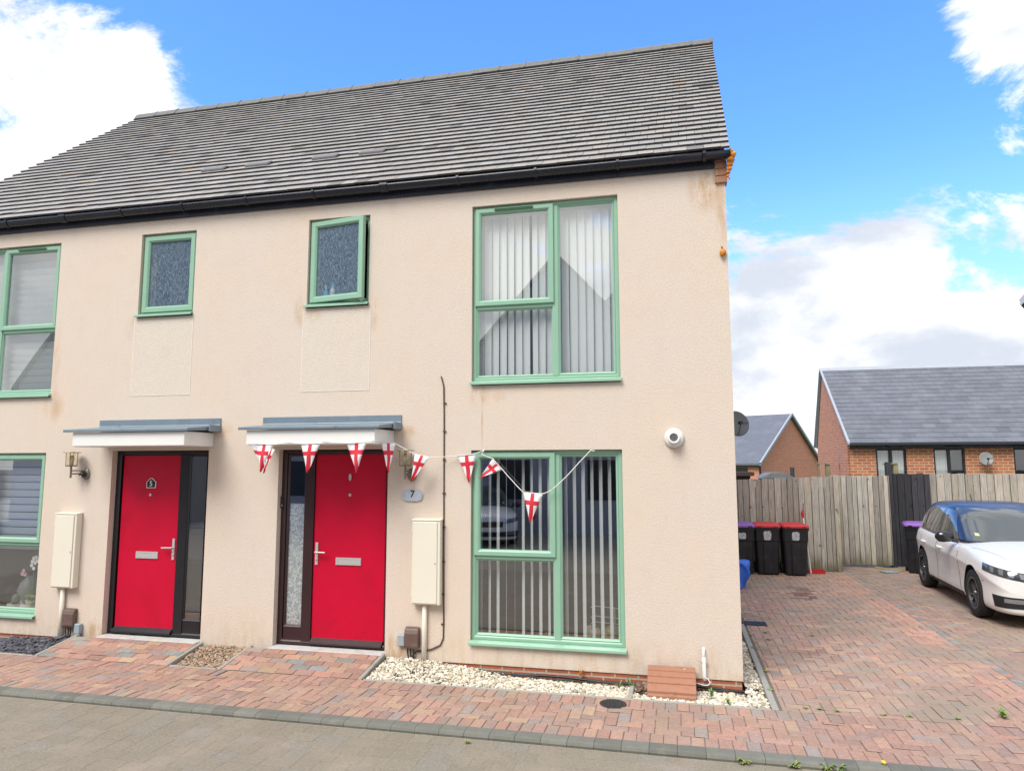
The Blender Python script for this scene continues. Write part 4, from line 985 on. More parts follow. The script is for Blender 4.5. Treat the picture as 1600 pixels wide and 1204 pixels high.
# sill shelf things, left lower window
sh = MB(); sh.box(-9.6, -8.09, .115, .33, .165, .185); sh.build('window_board', 'pot_white', house)
sh = MB(); sh.box(-2.62, -1.11, .115, .30, .16, .18); sh.build('window_board', 'pot_white', house)
def pot(t_, x, y, z, r, h, mat):
    s_ = MB(); s_.lathe([(r*.8, 0), (r, h), (r*.9, h), (r*.86, h-.02)], (x, y, z), 'z', 18); s_.build('pot', mat, t_, smooth=False)
def orchid(x, y, z, h, petal, label, lean, n):
    t_ = thing('orchid', (x, y, z), label, 'potted plant', 'potted plants on the left window sill'); pot(t_, x, y, z, .05, .11, 'pot_cream')
    s_ = MB(); P = [(x+lean*(k/9)**2.2, y-.02*(k/9), z+.1+h*math.sin(k/9*1.75)/math.sin(1.5)) for k in range(10)]; s_.tube(P, .004, 6); s_.build('stem', 'orchid_leaf', t_)
    s_ = MB()
    for k in range(5):
        a = k*1.35+.4; L = .11; Q = []
        for q in range(5):
            f = q/4; wd = .024*math.sin(math.pi*min(.95, f+.12)); cx_, cy_, cz_ = x+L*f*math.cos(a), y+L*f*math.sin(a)*.5, z+.115+.05*math.sin(f*2.6); Q.append([(cx_-wd*math.sin(a), cy_+wd*math.cos(a), cz_), (cx_, cy_, cz_-.004), (cx_+wd*math.sin(a), cy_-wd*math.cos(a), cz_)])
        s_.grid(Q)
    s_.build('leaves', 'orchid_leaf', t_, solid=.002)
    for k in range(n):
        p = Vector(P[9-k//2])+Vector((random.uniform(-.035, .035), random.uniform(-.03, .0), random.uniform(-.045, .025))); s_ = MB()
        for q in range(5):
            a = q*2*math.pi/5+random.random()*.3; pts = []
            for tt in range(8): th = tt/8*2*math.pi; u, v = .013+.014*math.cos(th), .011*math.sin(th); pts.append((p.x+u*math.cos(a)-v*math.sin(a), p.y-.004*math.cos(th), p.z+u*math.sin(a)+v*math.cos(a)))
            s_.add(pts, [tuple(range(8))])
        s_.build('flower', petal, t_, solid=.0012)
orchid(-8.33, .20, .186, .52, 'petal_white', 'tall white flowered orchid in a cream pot on the left sill', .06, 9)
orchid(-8.42, .26, .186, .34, 'petal_pink', 'shorter pink flowered orchid behind the white orchid on the left sill', -.11, 5)
t_ = thing('cactus', (-8.56, .19, .186), 'small round cactus in a shallow white pot on the left sill', 'potted plant', 'potted plants on the left window sill'); pot(t_, -8.56, .19, .186, .05, .07, 'pot_white')
s_ = MB(); s_.lathe([(.028, .05), (.042, .09), (.045, .13), (.036, .165), (.012, .185)], (-8.56, .19, .186), 'z', 14); s_.build('stem', 'cactus', t_, smooth=True)
t_ = thing('vase', (-8.63, .45, .186), 'round pale glass lantern vase behind the cactus on the left sill', 'vase')
s_ = MB(); s_.lathe([(.06, 0), (.12, .07), (.14, .16), (.11, .26), (.06, .31), (.055, .33)], (-8.60, .42, .22), 'z', 22); s_.build('body', 'dish_light', t_, smooth=True)
s_ = MB(); s_.tube([(-8.60+.125*math.cos(a), .42+.125*math.sin(a), .36) for a in np.linspace(0, 6.28, 20)], .004, 5); s_.build('band', 'plastic_black', t_)
sh = MB(); sh.box(-8.85, -8.35, .331, .56, .165, .219); tag(sh.build('side_table', 'pot_white'), 'low white shelf behind the left sill carrying the round vase', 'shelf')
# yellow plush bundles + white rack right lower window
for (x, r_, lab) in ((-1.46, .065, 'yellow and cream soft bundle, the left one of two inside the right window light'), (-1.24, .075, 'larger yellow and cream soft bundle beneath the white rack, the right one of two')):
    b_ = blobmesh('b', [(x, .36, .18+r_*.9, r_), (x+.05, .38, .18+r_*.75, r_*.8), (x-.04, .35, .18+r_*.6, r_*.65)], 'yellow_plush'); tag(b_.build('soft_bundle', 'yellow_plush', smooth=True), lab, 'bundle', 'yellow bundles inside the window')
t_ = thing('wire_rack', (-1.28, .45, .18), 'white wire rack standing behind the yellow bundles inside the window', 'rack')
s_ = MB()
for z in (.30, .36, .46): s_.tube([(-1.47, .46, z), (-1.44, .46, z+.02), (-1.12, .46, z+.0)], .006, 6)
for x in (-1.44, -1.34, -1.22, -1.13): s_.tube([(x, .46, .18), (x, .46, .47)], .006, 6)
s_.build('wires', 'upvc_white', t_)
ta = MB(); ta.box(-1.6, -1.1, .30, .60, .10, .179); tag(ta.build('storage_bench', 'interior_floor'), 'low dark bench inside the window carrying the yellow bundles', 'bench')
# bottles inside the opened bathroom window
sh = MB(); sh.box(-4.58, -3.88, .115, .25, 3.77, 3.79); sh.build('window_board', 'pot_white', house)
for x, r_, h_, m, lab in ((-4.46, .030, .20, 'bottle_blue', 'tall blue bottle, leftmost behind the obscured bathroom pane'), (-4.375, .030, .22, 'bottle_white', 'tall white bottle second from the left behind the bathroom pane'),
                    (-4.20, .042, .08, 'bottle_blue', 'squat blue tub in the middle behind the bathroom pane'), (-4.03, .036, .07, 'bottle_red', 'small red bottle with a white cap behind the bathroom pane')):
    t_ = thing('toiletry_bottle', (x, .16, 3.79), lab, 'bottle', 'bottles inside the bathroom window')
    s_ = MB(); s_.lathe([(r_, 0), (r_, h_*.75), (r_*.5, h_*.85), (r_*.45, h_*.9)], (x, .16, 3.79), 'z', 14); s_.build('body', m, t_, smooth=True)
    s_ = MB(); s_.lathe([(r_*.5, h_*.9), (r_*.5, h_*1.15)], (x, .16, 3.79), 'z', 12); s_.build('cap', 'bottle_white' if m != 'bottle_white' else 'bottle_blue', t_)

# ------------------------------------------------------------------ bunting
bt = thing('flag_bunting', (-3.9, -.5, 2.16), 'string of white pennants with red crosses along the canopy and across the window', 'bunting')
def on(u, v, ax, val):
    dd = Fv + R2*((u-800)/1098.83) - U2*((v-602)/1098.83); c = M.translation; k = (val-c[ax])/dd[ax]; return c+dd*k
CY = -.513
flags = [((390, 692), (418, 694), (414, 735), CY+.02, 1), ((399, 693), (427, 694), (407, 737), CY, 0), ((424, 700), (424.5, 706), (412, 739), CY+.01, 3),
         ((470, 694), (500, 693), (480, 738), CY, 0), ((541, 691), (573, 690), (556, 738), CY, 0), ((599, 692), (614, 692), (607, 738), -.30, 2),
         ((648, 709), (671, 714), (643, 752), -.20, 1), ((714, 712), (744, 709), (733, 753), -.03, 0), ((770, 716), (785, 733), (749, 747), -.02, 0), ((817, 768), (848, 772), (828, 817), -.035, 0)]
for (a, b_, c, y, mode) in flags:
    A, B, Cc = on(*a, 1, y), on(*b_, 1, y), on(*c, 1, y)
    if mode == 2: A.y -= .05; B.y += .07
    if mode == 3: A, B = on(420, 700, 1, y), on(429, 702, 1, y-.02)
    N = 9; P = []; UVs = []
    ph = random.random()*6
    V_ = []; F_ = []; UV_ = []
    for i in range(N+1):
        f = i/N; L_, R_ = A.lerp(Cc, f), B.lerp(Cc, f)
        for j in range(7):
            g_ = j/6; p = L_.lerp(R_, g_); p = p+Vector((0, -.012*math.sin(g_*5+ph+f*2.5)*(.3+f)-.004*math.sin(f*9+ph), 0)); V_.append(p-Vector((-3.9, -.5, 2.16))); UV_.append((.5+(g_-.5)*(1-f), f))
    for i in range(N):
        for j in range(6): F_.append((i*7+j, (i+1)*7+j, (i+1)*7+j+1, i*7+j+1))
    me = bpy.data.meshes.new('flag'); me.from_pydata([tuple(v) for v in V_], [], F_); uvl = me.uv_layers.new(name='UVMap')
    for lp in me.loops: uvl.data[lp.index].uv = UV_[lp.vertex_index]
    me.materials.append(MATS['flag_cloth']); me.polygons.foreach_set('use_smooth', [True]*len(me.polygons))
    fo = bpy.data.objects.new('flag', me); COL.objects.link(fo); fo.parent = bt
    so = fo.modifiers.new('s', 'SOLIDIFY'); so.thickness = .0012
def cord(pp, y, sag=0):
    P = []
    for i in range(len(pp)-1):
        a, b_ = on(pp[i][0], pp[i][1], 1, y if not isinstance(y, list) else y[i]), on(pp[i+1][0], pp[i+1][1], 1, y if not isinstance(y, list) else y[i+1])
        for k in range(6): P.append(a.lerp(b_, k/6)+Vector((0, 0, -sag*math.sin(math.pi*k/6))))
    P.append(b_); c_ = MB(); c_.tube(P, .005, 6); c_.build('cord', 'cord_white', bt, smooth=True)
cord([(388, 692), (430, 694), (451, 690), (470, 693), (501, 692), (505, 689), (540, 692), (574, 690), (583, 688)], CY-.002, .003)
cord([(583, 688), (600, 691), (615, 691), (648, 709), (672, 714), (714, 712), (744, 708), (757, 702)], [CY, -.32, -.2, -.19, -.12, -.035, -.035, -.02], .003)
cord([(757, 702), (752, 709), (770, 716), (785, 733), (800, 750), (817, 768), (848, 771), (862, 765)], -.03, .004)
cord([(862, 765), (884, 745), (905, 722), (923, 703), (929, 704)], -.028, .002)

# ------------------------------------------------------------------ wheelie bins (built facing -y in local space, sized as they measure)
def wheelie(loc, rz, lid, label, sticker):
    t_ = thing('wheelie_bin', loc, label, 'wheelie bin', 'wheelie bins on the driveway'); t_.rotation_euler.z = rz
    W0, W1, D0, D1, H = .185, .225, .22, .29, .88
    s_ = MB(); P = []
    def ringp(w_, y0, y1, z): c = .03; return [(-w_+c, y0, z), (w_-c, y0, z), (w_, y0+c, z), (w_, y1-c, z), (w_-c, y1, z), (-w_+c, y1, z), (-w_, y1-c, z), (-w_, y0+c, z), (-w_+c, y0, z)]
    for z, w_, y0, y1 in ((.02, W0, -.16, .24), (.30, .20, -.18, .25), (.62, .212, -.205, .27), (.63, .222, -.215, .28), (H-.05, .225, -.23, .29), (H-.05, .238, -.245, .30), (H, .24, -.248, .31)): P.append(ringp(w_, y0, y1, z))
    s_.grid(P); s_.add(ringp(W0, -.16, .24, .02)[:-1], [tuple(range(8))]); s_.build('body', 'bin_black', t_, local=True)
    s_ = MB(); s_.prism([(-.165, .03), (-.208, .60), (-.218, .60), (-.205, .30), (-.19, .03)], -.075, .075); s_.build('front_rib', 'bin_black', t_, local=True, bevel=.004)
    s_ = MB(); Q = []
    for z, w_, y0, y1 in ((H+.001, .236, -.27, .30), (H+.035, .236, -.272, .315), (H+.058, .215, -.22, .30), (H+.075, .15, -.1, .24)): Q.append(ringp(w_, y0, y1, z))
    s_.grid(Q); s_.add(ringp(.15, -.1, .24, H+.075)[:-1], [tuple(range(8))]); lo = s_.build('lid', lid, t_, local=True, bevel=.006)
    s_ = MB()
    for sx in (-1, 1): s_.box(sx*.14-.035, sx*.14+.035, -.278, -.262, H+.008, H+.028)
    s_.build('lid_grip', 'lid_red_dark' if lid == 'lid_red' else 'bin_black', lo, local=True)
    s_ = MB(); s_.tube([(-.2, .34, H-.01), (.2, .34, H-.01)], .014, 8)
    for sx in (-.19, .19): s_.tube([(sx, .29, H-.03), (sx, .34, H-.01)], .014, 8)
    s_.build('handle', 'bin_black', t_, local=True)
    for sx in (-.2, .2):
        s_ = MB(); s_.lathe([(.05, -.02), (.1, -.02), (.1, .02), (.05, .02)], (sx*1.02, .22, .1), 'x', 18); s_.build('wheel', 'rubber', t_, local=True)
    if sticker:
        s_ = MB(); z0, z1 = sticker
        def yb(z): return -.215-(z-.63)/(H-.05-.63)*.015-.003
        pts = []; 
        for k in range(16):
            a = 2*math.pi*k/16; pts.append((.068*math.copysign(abs(math.cos(a))**.4, math.cos(a))*random.uniform(.9, 1.05), (z0+z1)/2+(z1-z0)/2*math.copysign(abs(math.sin(a))**.4, math.sin(a))*random.uniform(.9, 1.05)))
        s_.add([(p[0], yb(p[1]), p[1]) for p in pts], [tuple(range(16))]); s_.build('sticker', 'label_pale', t_, local=True, solid=.001)
wheelie((.60, 7.2, -.1), R(2), 'lid_purple', 'black wheelie bin with a purple lid, half hidden by the house corner', (.66, .78))
wheelie((1.065, 7.24, -.1), R(-1), 'lid_red', 'black wheelie bin with a red lid standing between two other bins', (.64, .82))
wheelie((1.552, 7.24, -.1), R(2), 'lid_red', 'black wheelie bin with red lid and worn label, rightmost of the row', (.65, .81))
wheelie((3.90, 8.0, -.1), R(-12), 'lid_purple', 'black wheelie bin with a purple lid standing behind the white car', None)
# litter picker leaning on the fence, red tray, blue tarpaulin, grey slab
t_ = thing('litter_picker', (1.80, 7.6, -.1), 'red and white handled tool leaning on the fence beside the last red lidded bin', 'hand tool')
s_ = MB(); s_.tube([(1.86, 7.42, -.09), (1.805, 7.66, .93)], .012, 8); s_.build('shaft', 'upvc_white', t_)
s_ = MB(); s_.tube([(1.805, 7.66, .92), (1.80, 7.68, 1.0), (1.81, 7.69, 1.06)], [.02, .034, .024], 8); s_.build('grip', 'tray_red', t_)
s_ = MB(); s_.tube([(1.81, 7.69, 1.06), (1.825, 7.70, 1.2)], .007, 6); s_.build('tip', 'plastic_black', t_)
t_ = thing('tray', (1.98, 7.55, -.1), 'shallow red plastic tray on the ground at the foot of the fence', 'tray')
s_ = MB(); s_.box(1.84, 2.1, 7.45, 7.64, -.1, -.085); s_.build('base', 'tray_red', t_)
s_ = MB(); s_.ring([(1.82, 2.12, 7.43, 7.66, 0), (1.82, 2.12, 7.43, 7.66, .06), (1.84, 2.10, 7.45, 7.64, .06), (1.84, 2.10, 7.45, 7.64, .0)]); s_.v = [(p[0], p[2], -.1+p[1]) for p in s_.v]; s_.build('rim', 'tray_red', t_)
s_ = MB(); P = []
for i in range(13):
    f = i/12; z = -.09+.42*f; P.append([(.33+.30*math.cos(a)*(.62-.1*math.sin(f*7)+.45*f*(1-f*.35)+.10*math.sin(a*4+f*7)), 5.6+.25*math.sin(a)*(.9+.16*math.sin(a*5+f*6)), z+.03*math.sin(a*3)) for a in np.linspace(0, 2*math.pi, 33)])
P.append([(.36, 5.6, .34)]*33); s_.grid(P)
tag(s_.build('tarpaulin', 'tarp_blue', smooth=True, subsurf=1), 'crumpled bright blue plastic sack on the driveway at the house corner', 'sack')
s_ = MB(); s_.obox((3.34, 7.9, -.082), .14, .10, .012, Matrix.Rotation(R(20), 3, 'Z')); tag(s_.build('slab', 'plastic_grey', bevel=.004), 'thin grey flat board lying on the paving before the gate', 'board')
s_ = MB(); s_.obox((3.42, 8.25, -.085), .035, .30, .014, Matrix.Rotation(R(35), 3, 'Z'), col=(1.4, 1.3, 1.1)); tag(s_.build('wood_offcut', 'post_wood'), 'pale wood offcut on the paving at the foot of the dark fence post', 'timber')

# ------------------------------------------------------------------ fence, gate
def boards(x0, x1, y, z0, zt, wd, mat, m=None, zvar=.012):
    b_ = MB(); x = x0; k = 0
    while x < x1-.02:
        w_ = wd*random.uniform(.85, 1.12); w_ = min(w_, x1-x); t = random.uniform(.70, 1.22); tn = random.uniform(-.03, .03); yo = .012 if k % 2 else 0
        zt_ = zt(x) if callable(zt) else zt
        zz = zt_+random.uniform(-zvar, zvar); c_ = (t*(1+tn), t, t*(1-tn)); an = random.gauss(0, .03)
        b_.obox((x+w_/2, y-yo, (z0+zz)/2), w_/2-.005, .008, (zz-z0)/2, Matrix.Rotation(an, 3, 'Z'), 0, c_)
        x += w_; k += 1
    zb_ = (zt(x0) if callable(zt) else zt)-.02
    b_.box(x0, x1, y+.010, y+.016, z0+.02, zb_, 0, (.35, .33, .3))
    return b_
fn = thing('wooden_fence', (.8, 7.8, -.1), 'weathered grey board fence behind the row of bins', 'fence')
boards(-3.0, 2.40, 7.8, -.09, lambda x: 1.63+.042*x*.9, .118, 'fence_wood').build('boards', 'fence_wood', fn, bevel=.002)
r_ = MB(); r_.box(-3, 2.4, 7.82, 7.87, .2, .29); r_.box(-3, 2.4, 7.82, 7.87, 1.3, 1.39); r_.build('rail', 'fence_wood', fn)
r_ = MB(); r_.box(2.402, 2.49, 7.76, 7.86, -.1, 1.735, 0, (1.12, 1.1, 1.02)); r_.build('post', 'fence_wood', fn, bevel=.004)
gate = thing('wooden_gate', (3.05, 8.55, -.1), 'weathered grey board gate with green algae along its foot', 'gate')
boards(2.50, 3.60, 8.55, -.05, 1.72, .10, 'fence_wood').build('boards', 'fence_wood', gate, bevel=.002)
r_ = MB(); r_.box(2.5, 3.6, 8.57, 8.61, .1, .19); r_.box(2.5, 3.6, 8.57, 8.61, 1.4, 1.49); r_.build('brace', 'fence_wood', gate)
r_ = MB(); r_.box(2.491, 2.51, 7.87, 8.54, -.1, 1.72); r_.build('side_board', 'fence_wood', fn)
f2 = thing('stained_fence', (4.0, 8.8, -.1), 'short stretch of fence stained black between the gate and the grey boards', 'fence')
boards(3.70, 4.42, 8.8, -.09, 1.765, .12, 'fence_stained').build('boards', 'fence_stained', f2, bevel=.002)
r_ = MB(); r_.box(3.60, 3.70, 8.68, 8.8, -.1, 2.0); r_.build('post', 'fence_stained', f2, bevel=.004)
f3 = thing('wooden_fence', (8, 8.85, -.1), 'long weathered grey board fence behind the white car', 'fence')
boards(4.42, 14., 8.85, -.09, 1.765, .13, 'fence_wood').build('boards', 'fence_wood', f3, bevel=.002)
r_ = MB(); r_.box(4.42, 14, 8.87, 8.92, .2, .29); r_.box(4.42, 14, 8.87, 8.92, 1.3, 1.39); r_.build('rail', 'fence_wood', f3)
for (x, lab) in ((2.50, 'old wooden post with a small cap board above the left end of the gate'), (3.80, 'mossy wooden post with a cap board above the black stained fence')):
    t_ = thing('gate_post', (x, 8.95, -.1), lab, 'post', 'capped wooden posts behind the gate')
    s_ = MB(); s_.box(x, x+.09, 8.92, 9.01, -.1, 1.955); s_.build('post', 'post_wood', t_, bevel=.006)
    s_ = MB(); s_.obox((x-.05, 8.96, 1.965), .13, .06, .012, Matrix.Rotation(R(4 if x < 3 else -3), 3, 'Y')); s_.build('cap', 'post_wood', t_)
    s_ = MB(); s_.box(x-.16, x-.12, 8.92, 8.97, -.1, 1.95); s_.build('stud', 'post_wood', t_)

# ------------------------------------------------------------------ neighbouring houses
def slate(mb, x0, x1, A, B, cw=.30, rh=.22, n=1.0):     # A,B: (y,z) eave / ridge ; adds slates
    A, B = Vector((0, *A)), Vector((0, *B)); L = (B-A).length; e = (B-A)/L; nn = Vector((0, -e.z, e.y));
    if nn.z < 0: nn = -nn
    s = 0; k = 0
    while s < L-.02:
        s1 = min(s+rh+.03, L); x = x0-(cw/2 if k % 2 else 0)
        while x < x1:
            a, b_ = max(x, x0)+.002, min(x+cw, x1)-.002
            if b_-a > .02:
                t = random.gauss(1, .07); P = [A+e*s+nn*.014, A+e*s1+nn*.004]
                mb.add([(a, *P[0].yz), (b_, *P[0].yz), (b_, *P[1].yz), (a, *P[1].yz), (a, *(P[0]-nn*.008).yz), (b_, *(P[0]-nn*.008).yz)], [(0, 1, 2, 3), (4, 5, 1, 0)], 0, (t, t, t*1.01))
            x += cw
        s += rh; k += 1
def upvc_far(t_, x0, x1, z0, z1, y, mull, curtains):
    f_ = MB(); f_.frame(x0, x1, z0, z1, .05, y-.03, y+.03); f_.box(mull-.035, mull+.035, y-.028, y+.03, z0+.04, z1-.04); fo = f_.build('window', 'window_dark', t_)
    f_ = MB(); f_.add([(x0+.04, y, z0+.04), (x1-.04, y, z0+.04), (x1-.04, y, z1-.04), (x0+.04, y, z1-.04)], [(0, 1, 2, 3)]); f_.build('pane', 'glass_far', fo, fix=False)
    f_ = MB(); f_.box(x0+.02, x1-.02, y+.031, y+.035, z0+.02, z1-.02, 1)
    for a, b_ in curtains:
        P = [[(xx, y+.02+.006*math.sin(xx*90), z) for xx in np.linspace(a, b_, 24)] for z in (z0+.04, z1-.04)]; f_.grid(P)
    f_.build('curtain', ['curtain', 'car_black'], fo)
nb = thing('bungalow', (9, 13, -.15), 'red brick bungalow with a slate grey roof and curtained windows beyond the fence', 'house')
b_ = MB(); wz = [(4.50, 5.225), (5.86, 6.58), (7.67, 8.40), (9.3, 10.6)]
hol = [(a, c, .9, 2.365) for a, c in wz]; holed(b_, 3.87, 16, -.15, 2.46, hol, 13, 13.2, 0); b_.build('front_wall', 'brick_orange', nb, fix=False)
b_ = MB(); b_.prism([(13.201, -.15), (17.3, -.15), (17.3, 2.46), (16.0, 4.74), (13.201, 2.46)], 3.87, 4.1); b_.build('gable_wall', 'brick_far', nb)
b_ = MB(); b_.prism([(13.201, -.15), (17.3, -.15), (17.3, 2.46), (16.0, 4.74), (13.201, 2.46)], 15.7, 16); b_.build('gable_wall', 'brick_far', nb)
b_ = MB(); b_.box(4.11, 15.69, 17.1, 17.3, -.15, 2.46); b_.build('back_wall', 'brick_far', nb)
b_ = MB(); b_.box(3.862, 3.872, 14.2, 14.3, 1.4, 2.3); b_.build('slit_window', 'glass_far', nb)
b_ = MB(); b_.prism([(12.80, 2.50), (16.0, 4.86), (17.5, 2.50), (17.3, 2.47), (16, 4.745), (12.9, 2.47)], 3.84, 16.1); ro = b_.build('roof', 'vent_grey', nb)
b_ = MB(); slate(b_, 3.84, 16.1, (12.80, 2.505), (16.0, 4.865)); b_.build('slates', 'slate_roof', ro, fix=False)
b_ = MB(); b_.prism([(12.78, 2.47), (12.78, 2.53), (16.0, 4.905), (17.5, 2.53), (17.5, 2.49), (16, 4.84)], 3.79, 3.85); b_.build('verge_trim', 'verge_grey', ro)
b_ = MB(); b_.prism([(15.88, 4.80), (16, 4.91), (16.12, 4.80)], 3.85, 16.1); b_.build('ridge', 'verge_grey', ro)
b_ = MB(); b_.box(3.87, 16.1, 12.95, 12.999, 2.37, 2.50); b_.tube([(3.84, 12.82, 2.46), (16.1, 12.82, 2.46)], .055, 10); b_.build('gutter', 'gutter_black', nb)
for (a, c), cur in zip(wz, ([(4.55, 4.80), (4.90, 5.18)], [(5.91, 6.18)], [], [(9.4, 9.8)])): upvc_far(nb, a, c, .9, 2.365, 13.06, (a+c)/2, cur)
dish('satellite_dish', (6.97, 12.78, 2.08), (-.1, -1, .35), .165, 'small grey satellite dish on the brick bungalow between two windows', 'dish_light', (6.97, 13.0, 1.95))
# small gabled house farther off, turned about 60 degrees
A = Vector((3.41, 29.95)); gd = Vector((.488, .873)); hw = 4.18
sh_ = thing('gabled_house', (A.x, A.y, -.15), 'distant brick house with its gable turned towards us, left of the bungalow', 'house')
ang = math.atan2(gd.y, gd.x); sh_.rotation_euler.z = ang
b_ = MB(); b_.add([(0, 0, 0), (2*hw, 0, 0), (2*hw, 0, 2.33), (hw, 0, 4.72), (0, 0, 2.33), (0, .3, 0), (2*hw, .3, 0), (2*hw, .3, 2.33), (hw, .3, 4.72), (0, .3, 2.33)],
    [(0, 1, 2, 3, 4), (9, 8, 7, 6, 5), (0, 4, 9, 5), (1, 6, 7, 2)]); b_.build('gable_wall', 'brick_far', sh_, local=True)
b_ = MB(); b_.box(0, .3, .301, 13.7, 0, 2.33); b_.box(2*hw-.3, 2*hw, .301, 13.7, 0, 2.33); b_.box(0, 2*hw, 13.701, 14, 0, 2.33); b_.build('side_wall', 'brick_far', sh_, local=True)
b_ = MB(); b_.add([(-.25, -.12, 2.18), (hw, -.12, 4.86), (2*hw+.25, -.12, 2.18), (-.25, 14.1, 2.18), (hw, 14.1, 4.86), (2*hw+.25, 14.1, 2.18), (-.25, -.12, 2.08), (hw, -.12, 4.74), (2*hw+.25, -.12, 2.08), (-.25, 14.1, 2.08), (hw, 14.1, 4.74), (2*hw+.25, 14.1, 2.08)],
    [(0, 1, 4, 3), (1, 2, 5, 4), (6, 9, 10, 7), (7, 10, 11, 8), (0, 3, 9, 6), (2, 8, 11, 5), (0, 6, 7, 1), (1, 7, 8, 2)]); b_.build('roof', 'slate_roof', sh_, local=True)
b_ = MB(); b_.add([(-.27, -.2, 2.08), (-.27, -.2, 2.20), (hw, -.2, 4.90), (hw, -.2, 4.76), (2*hw+.27, -.2, 2.20), (2*hw+.27, -.2, 2.08), (-.27, -.11, 2.08), (-.27, -.11, 2.20), (hw, -.11, 4.90), (hw, -.11, 4.76), (2*hw+.27, -.11, 2.20), (2*hw+.27, -.11, 2.08)],
    [(0, 1, 2, 3), (3, 2, 4, 5), (1, 7, 8, 2), (2, 8, 10, 4), (0, 3, 9, 6), (3, 5, 11, 9)]); b_.build('bargeboard', 'verge_grey', sh_, local=True)
b_ = MB(); b_.tube([(-.06, -.06, 0), (-.06, -.06, 2.15)], .05, 8); b_.box(-.2, -.05, -.1, 14, 2.02, 2.12); b_.build('gutter', 'gutter_black', sh_, local=True)
b_ = MB(); b_.frame(4.0, 4.5, .9, 1.95, .05, -.03, .01); b_.box(4.04, 4.46, -.01, .0, .94, 1.91); b_.build('window', 'window_dark', sh_, local=True)
b_ = MB(); b_.box(-.03, .0, .6, 2.2, .9, 1.95); b_.build('window', 'window_dark', sh_, local=True)
# neighbour at the right edge of the frame: two storeys, gable towards us
eh = thing('gabled_house', (11.07, 20, -.15), 'tall two storey house whose dark roof corner just enters at the right edge', 'house'); eh.rotation_euler.z = R(-30)
b_ = MB(); b_.prism([(.25, 0), (6.5, 0), (6.5, 7.7), (3.4, 11.2), (.25, 7.7)], .3, 8, 'y'); b_.build('wall', 'brick_far', eh, local=True)
b_ = MB(); b_.prism([(.02, 7.74), (3.4, 11.6), (6.8, 7.74), (6.8, 7.56), (3.4, 11.4), (.02, 7.56)], .05, 8.2, 'y'); b_.build('roof', 'slate_roof', eh, local=True)
b_ = MB(); b_.prism([(0, 7.73), (3.4, 11.65), (3.4, 11.42), (.05, 7.53)], .0, .049, 'y'); b_.build('bargeboard', 'verge_grey', eh, local=True)
b_ = MB(); b_.box(1.6, 2.8, .27, .3, 4.7, 5.9); b_.build('window', 'window_dark', eh, local=True)
# garden sheds showing over the fence
t_ = thing('shed', (1.8, 13, -.15), 'low garden shed with a grey felt roof just showing over the fence', 'shed')
s_ = MB(); s_.box(1.62, 2.3, 12.3, 13.5, -.15, 1.60); s_.build('wall', 'timber_dark', t_)
s_ = MB(); s_.prism([(1.52, 1.60), (1.80, 1.74), (2.12, 1.74), (2.40, 1.60)], 12.1, 13.6, 'y'); s_.build('roof', 'shed_felt', t_)
t_ = thing('shed', (.6, 12, -.15), 'dark brown flat topped shed at the house corner behind the fence', 'shed')
s_ = MB(); s_.box(-1., 1.28, 12.1, 13.1, -.15, 1.66); s_.build('wall', 'timber_dark', t_)
s_ = MB(); s_.box(-1.1, 1.37, 12., 13.2, 1.661, 1.76); s_.build('roof', 'timber_dark', t_)

# opposite side of the street: gabled fronts that the upstairs glass mirrors
for (px_, pz, hw_, ez, y, lab) in ((-4.1, 8.62, 3.1, 5.2, -14.2, 'grey gabled house across the street mirrored in the upstairs glass'), (.55, 12.2, 6.2, 5.4, -19.5, 'taller grey gabled house set back across the street, right of the other'), (-12.2, 9.2, 3.6, 5.2, -15., 'grey gabled house across the street, third from the right'), (-21.5, 9.6, 3.6, 5.2, -14.6, 'grey gabled house at the far left across the street')):
    t_ = thing('gabled_house', (px_, y, -.15), lab, 'house', 'houses across the street')
    s_ = MB(); s_.prism([(px_-hw_, -.15), (px_+hw_, -.15), (px_+hw_, ez), (px_, pz-.15), (px_-hw_, ez)], y, y-8, 'y'); s_.build('wall', 'house_front', t_)
    k = (pz-ez)/hw_; s_ = MB(); s_.prism([(px_-hw_-.2, ez-.2*k), (px_, pz), (px_+hw_+.2, ez-.2*k), (px_+hw_+.2, ez-.2*k-.15), (px_, pz-.15), (px_-hw_-.2, ez-.2*k-.15)], y+.15, y-8.1, 'y'); s_.build('roof', 'vent_grey', t_)
    for sx in (-1, 1):
        for z in (.9, 3.4): s_ = MB(); s_.box(px_+sx*1.5-.6, px_+sx*1.5+.6, y-.01, y+.02, z, z+1.2); s_.build('window', 'window_dark', t_)

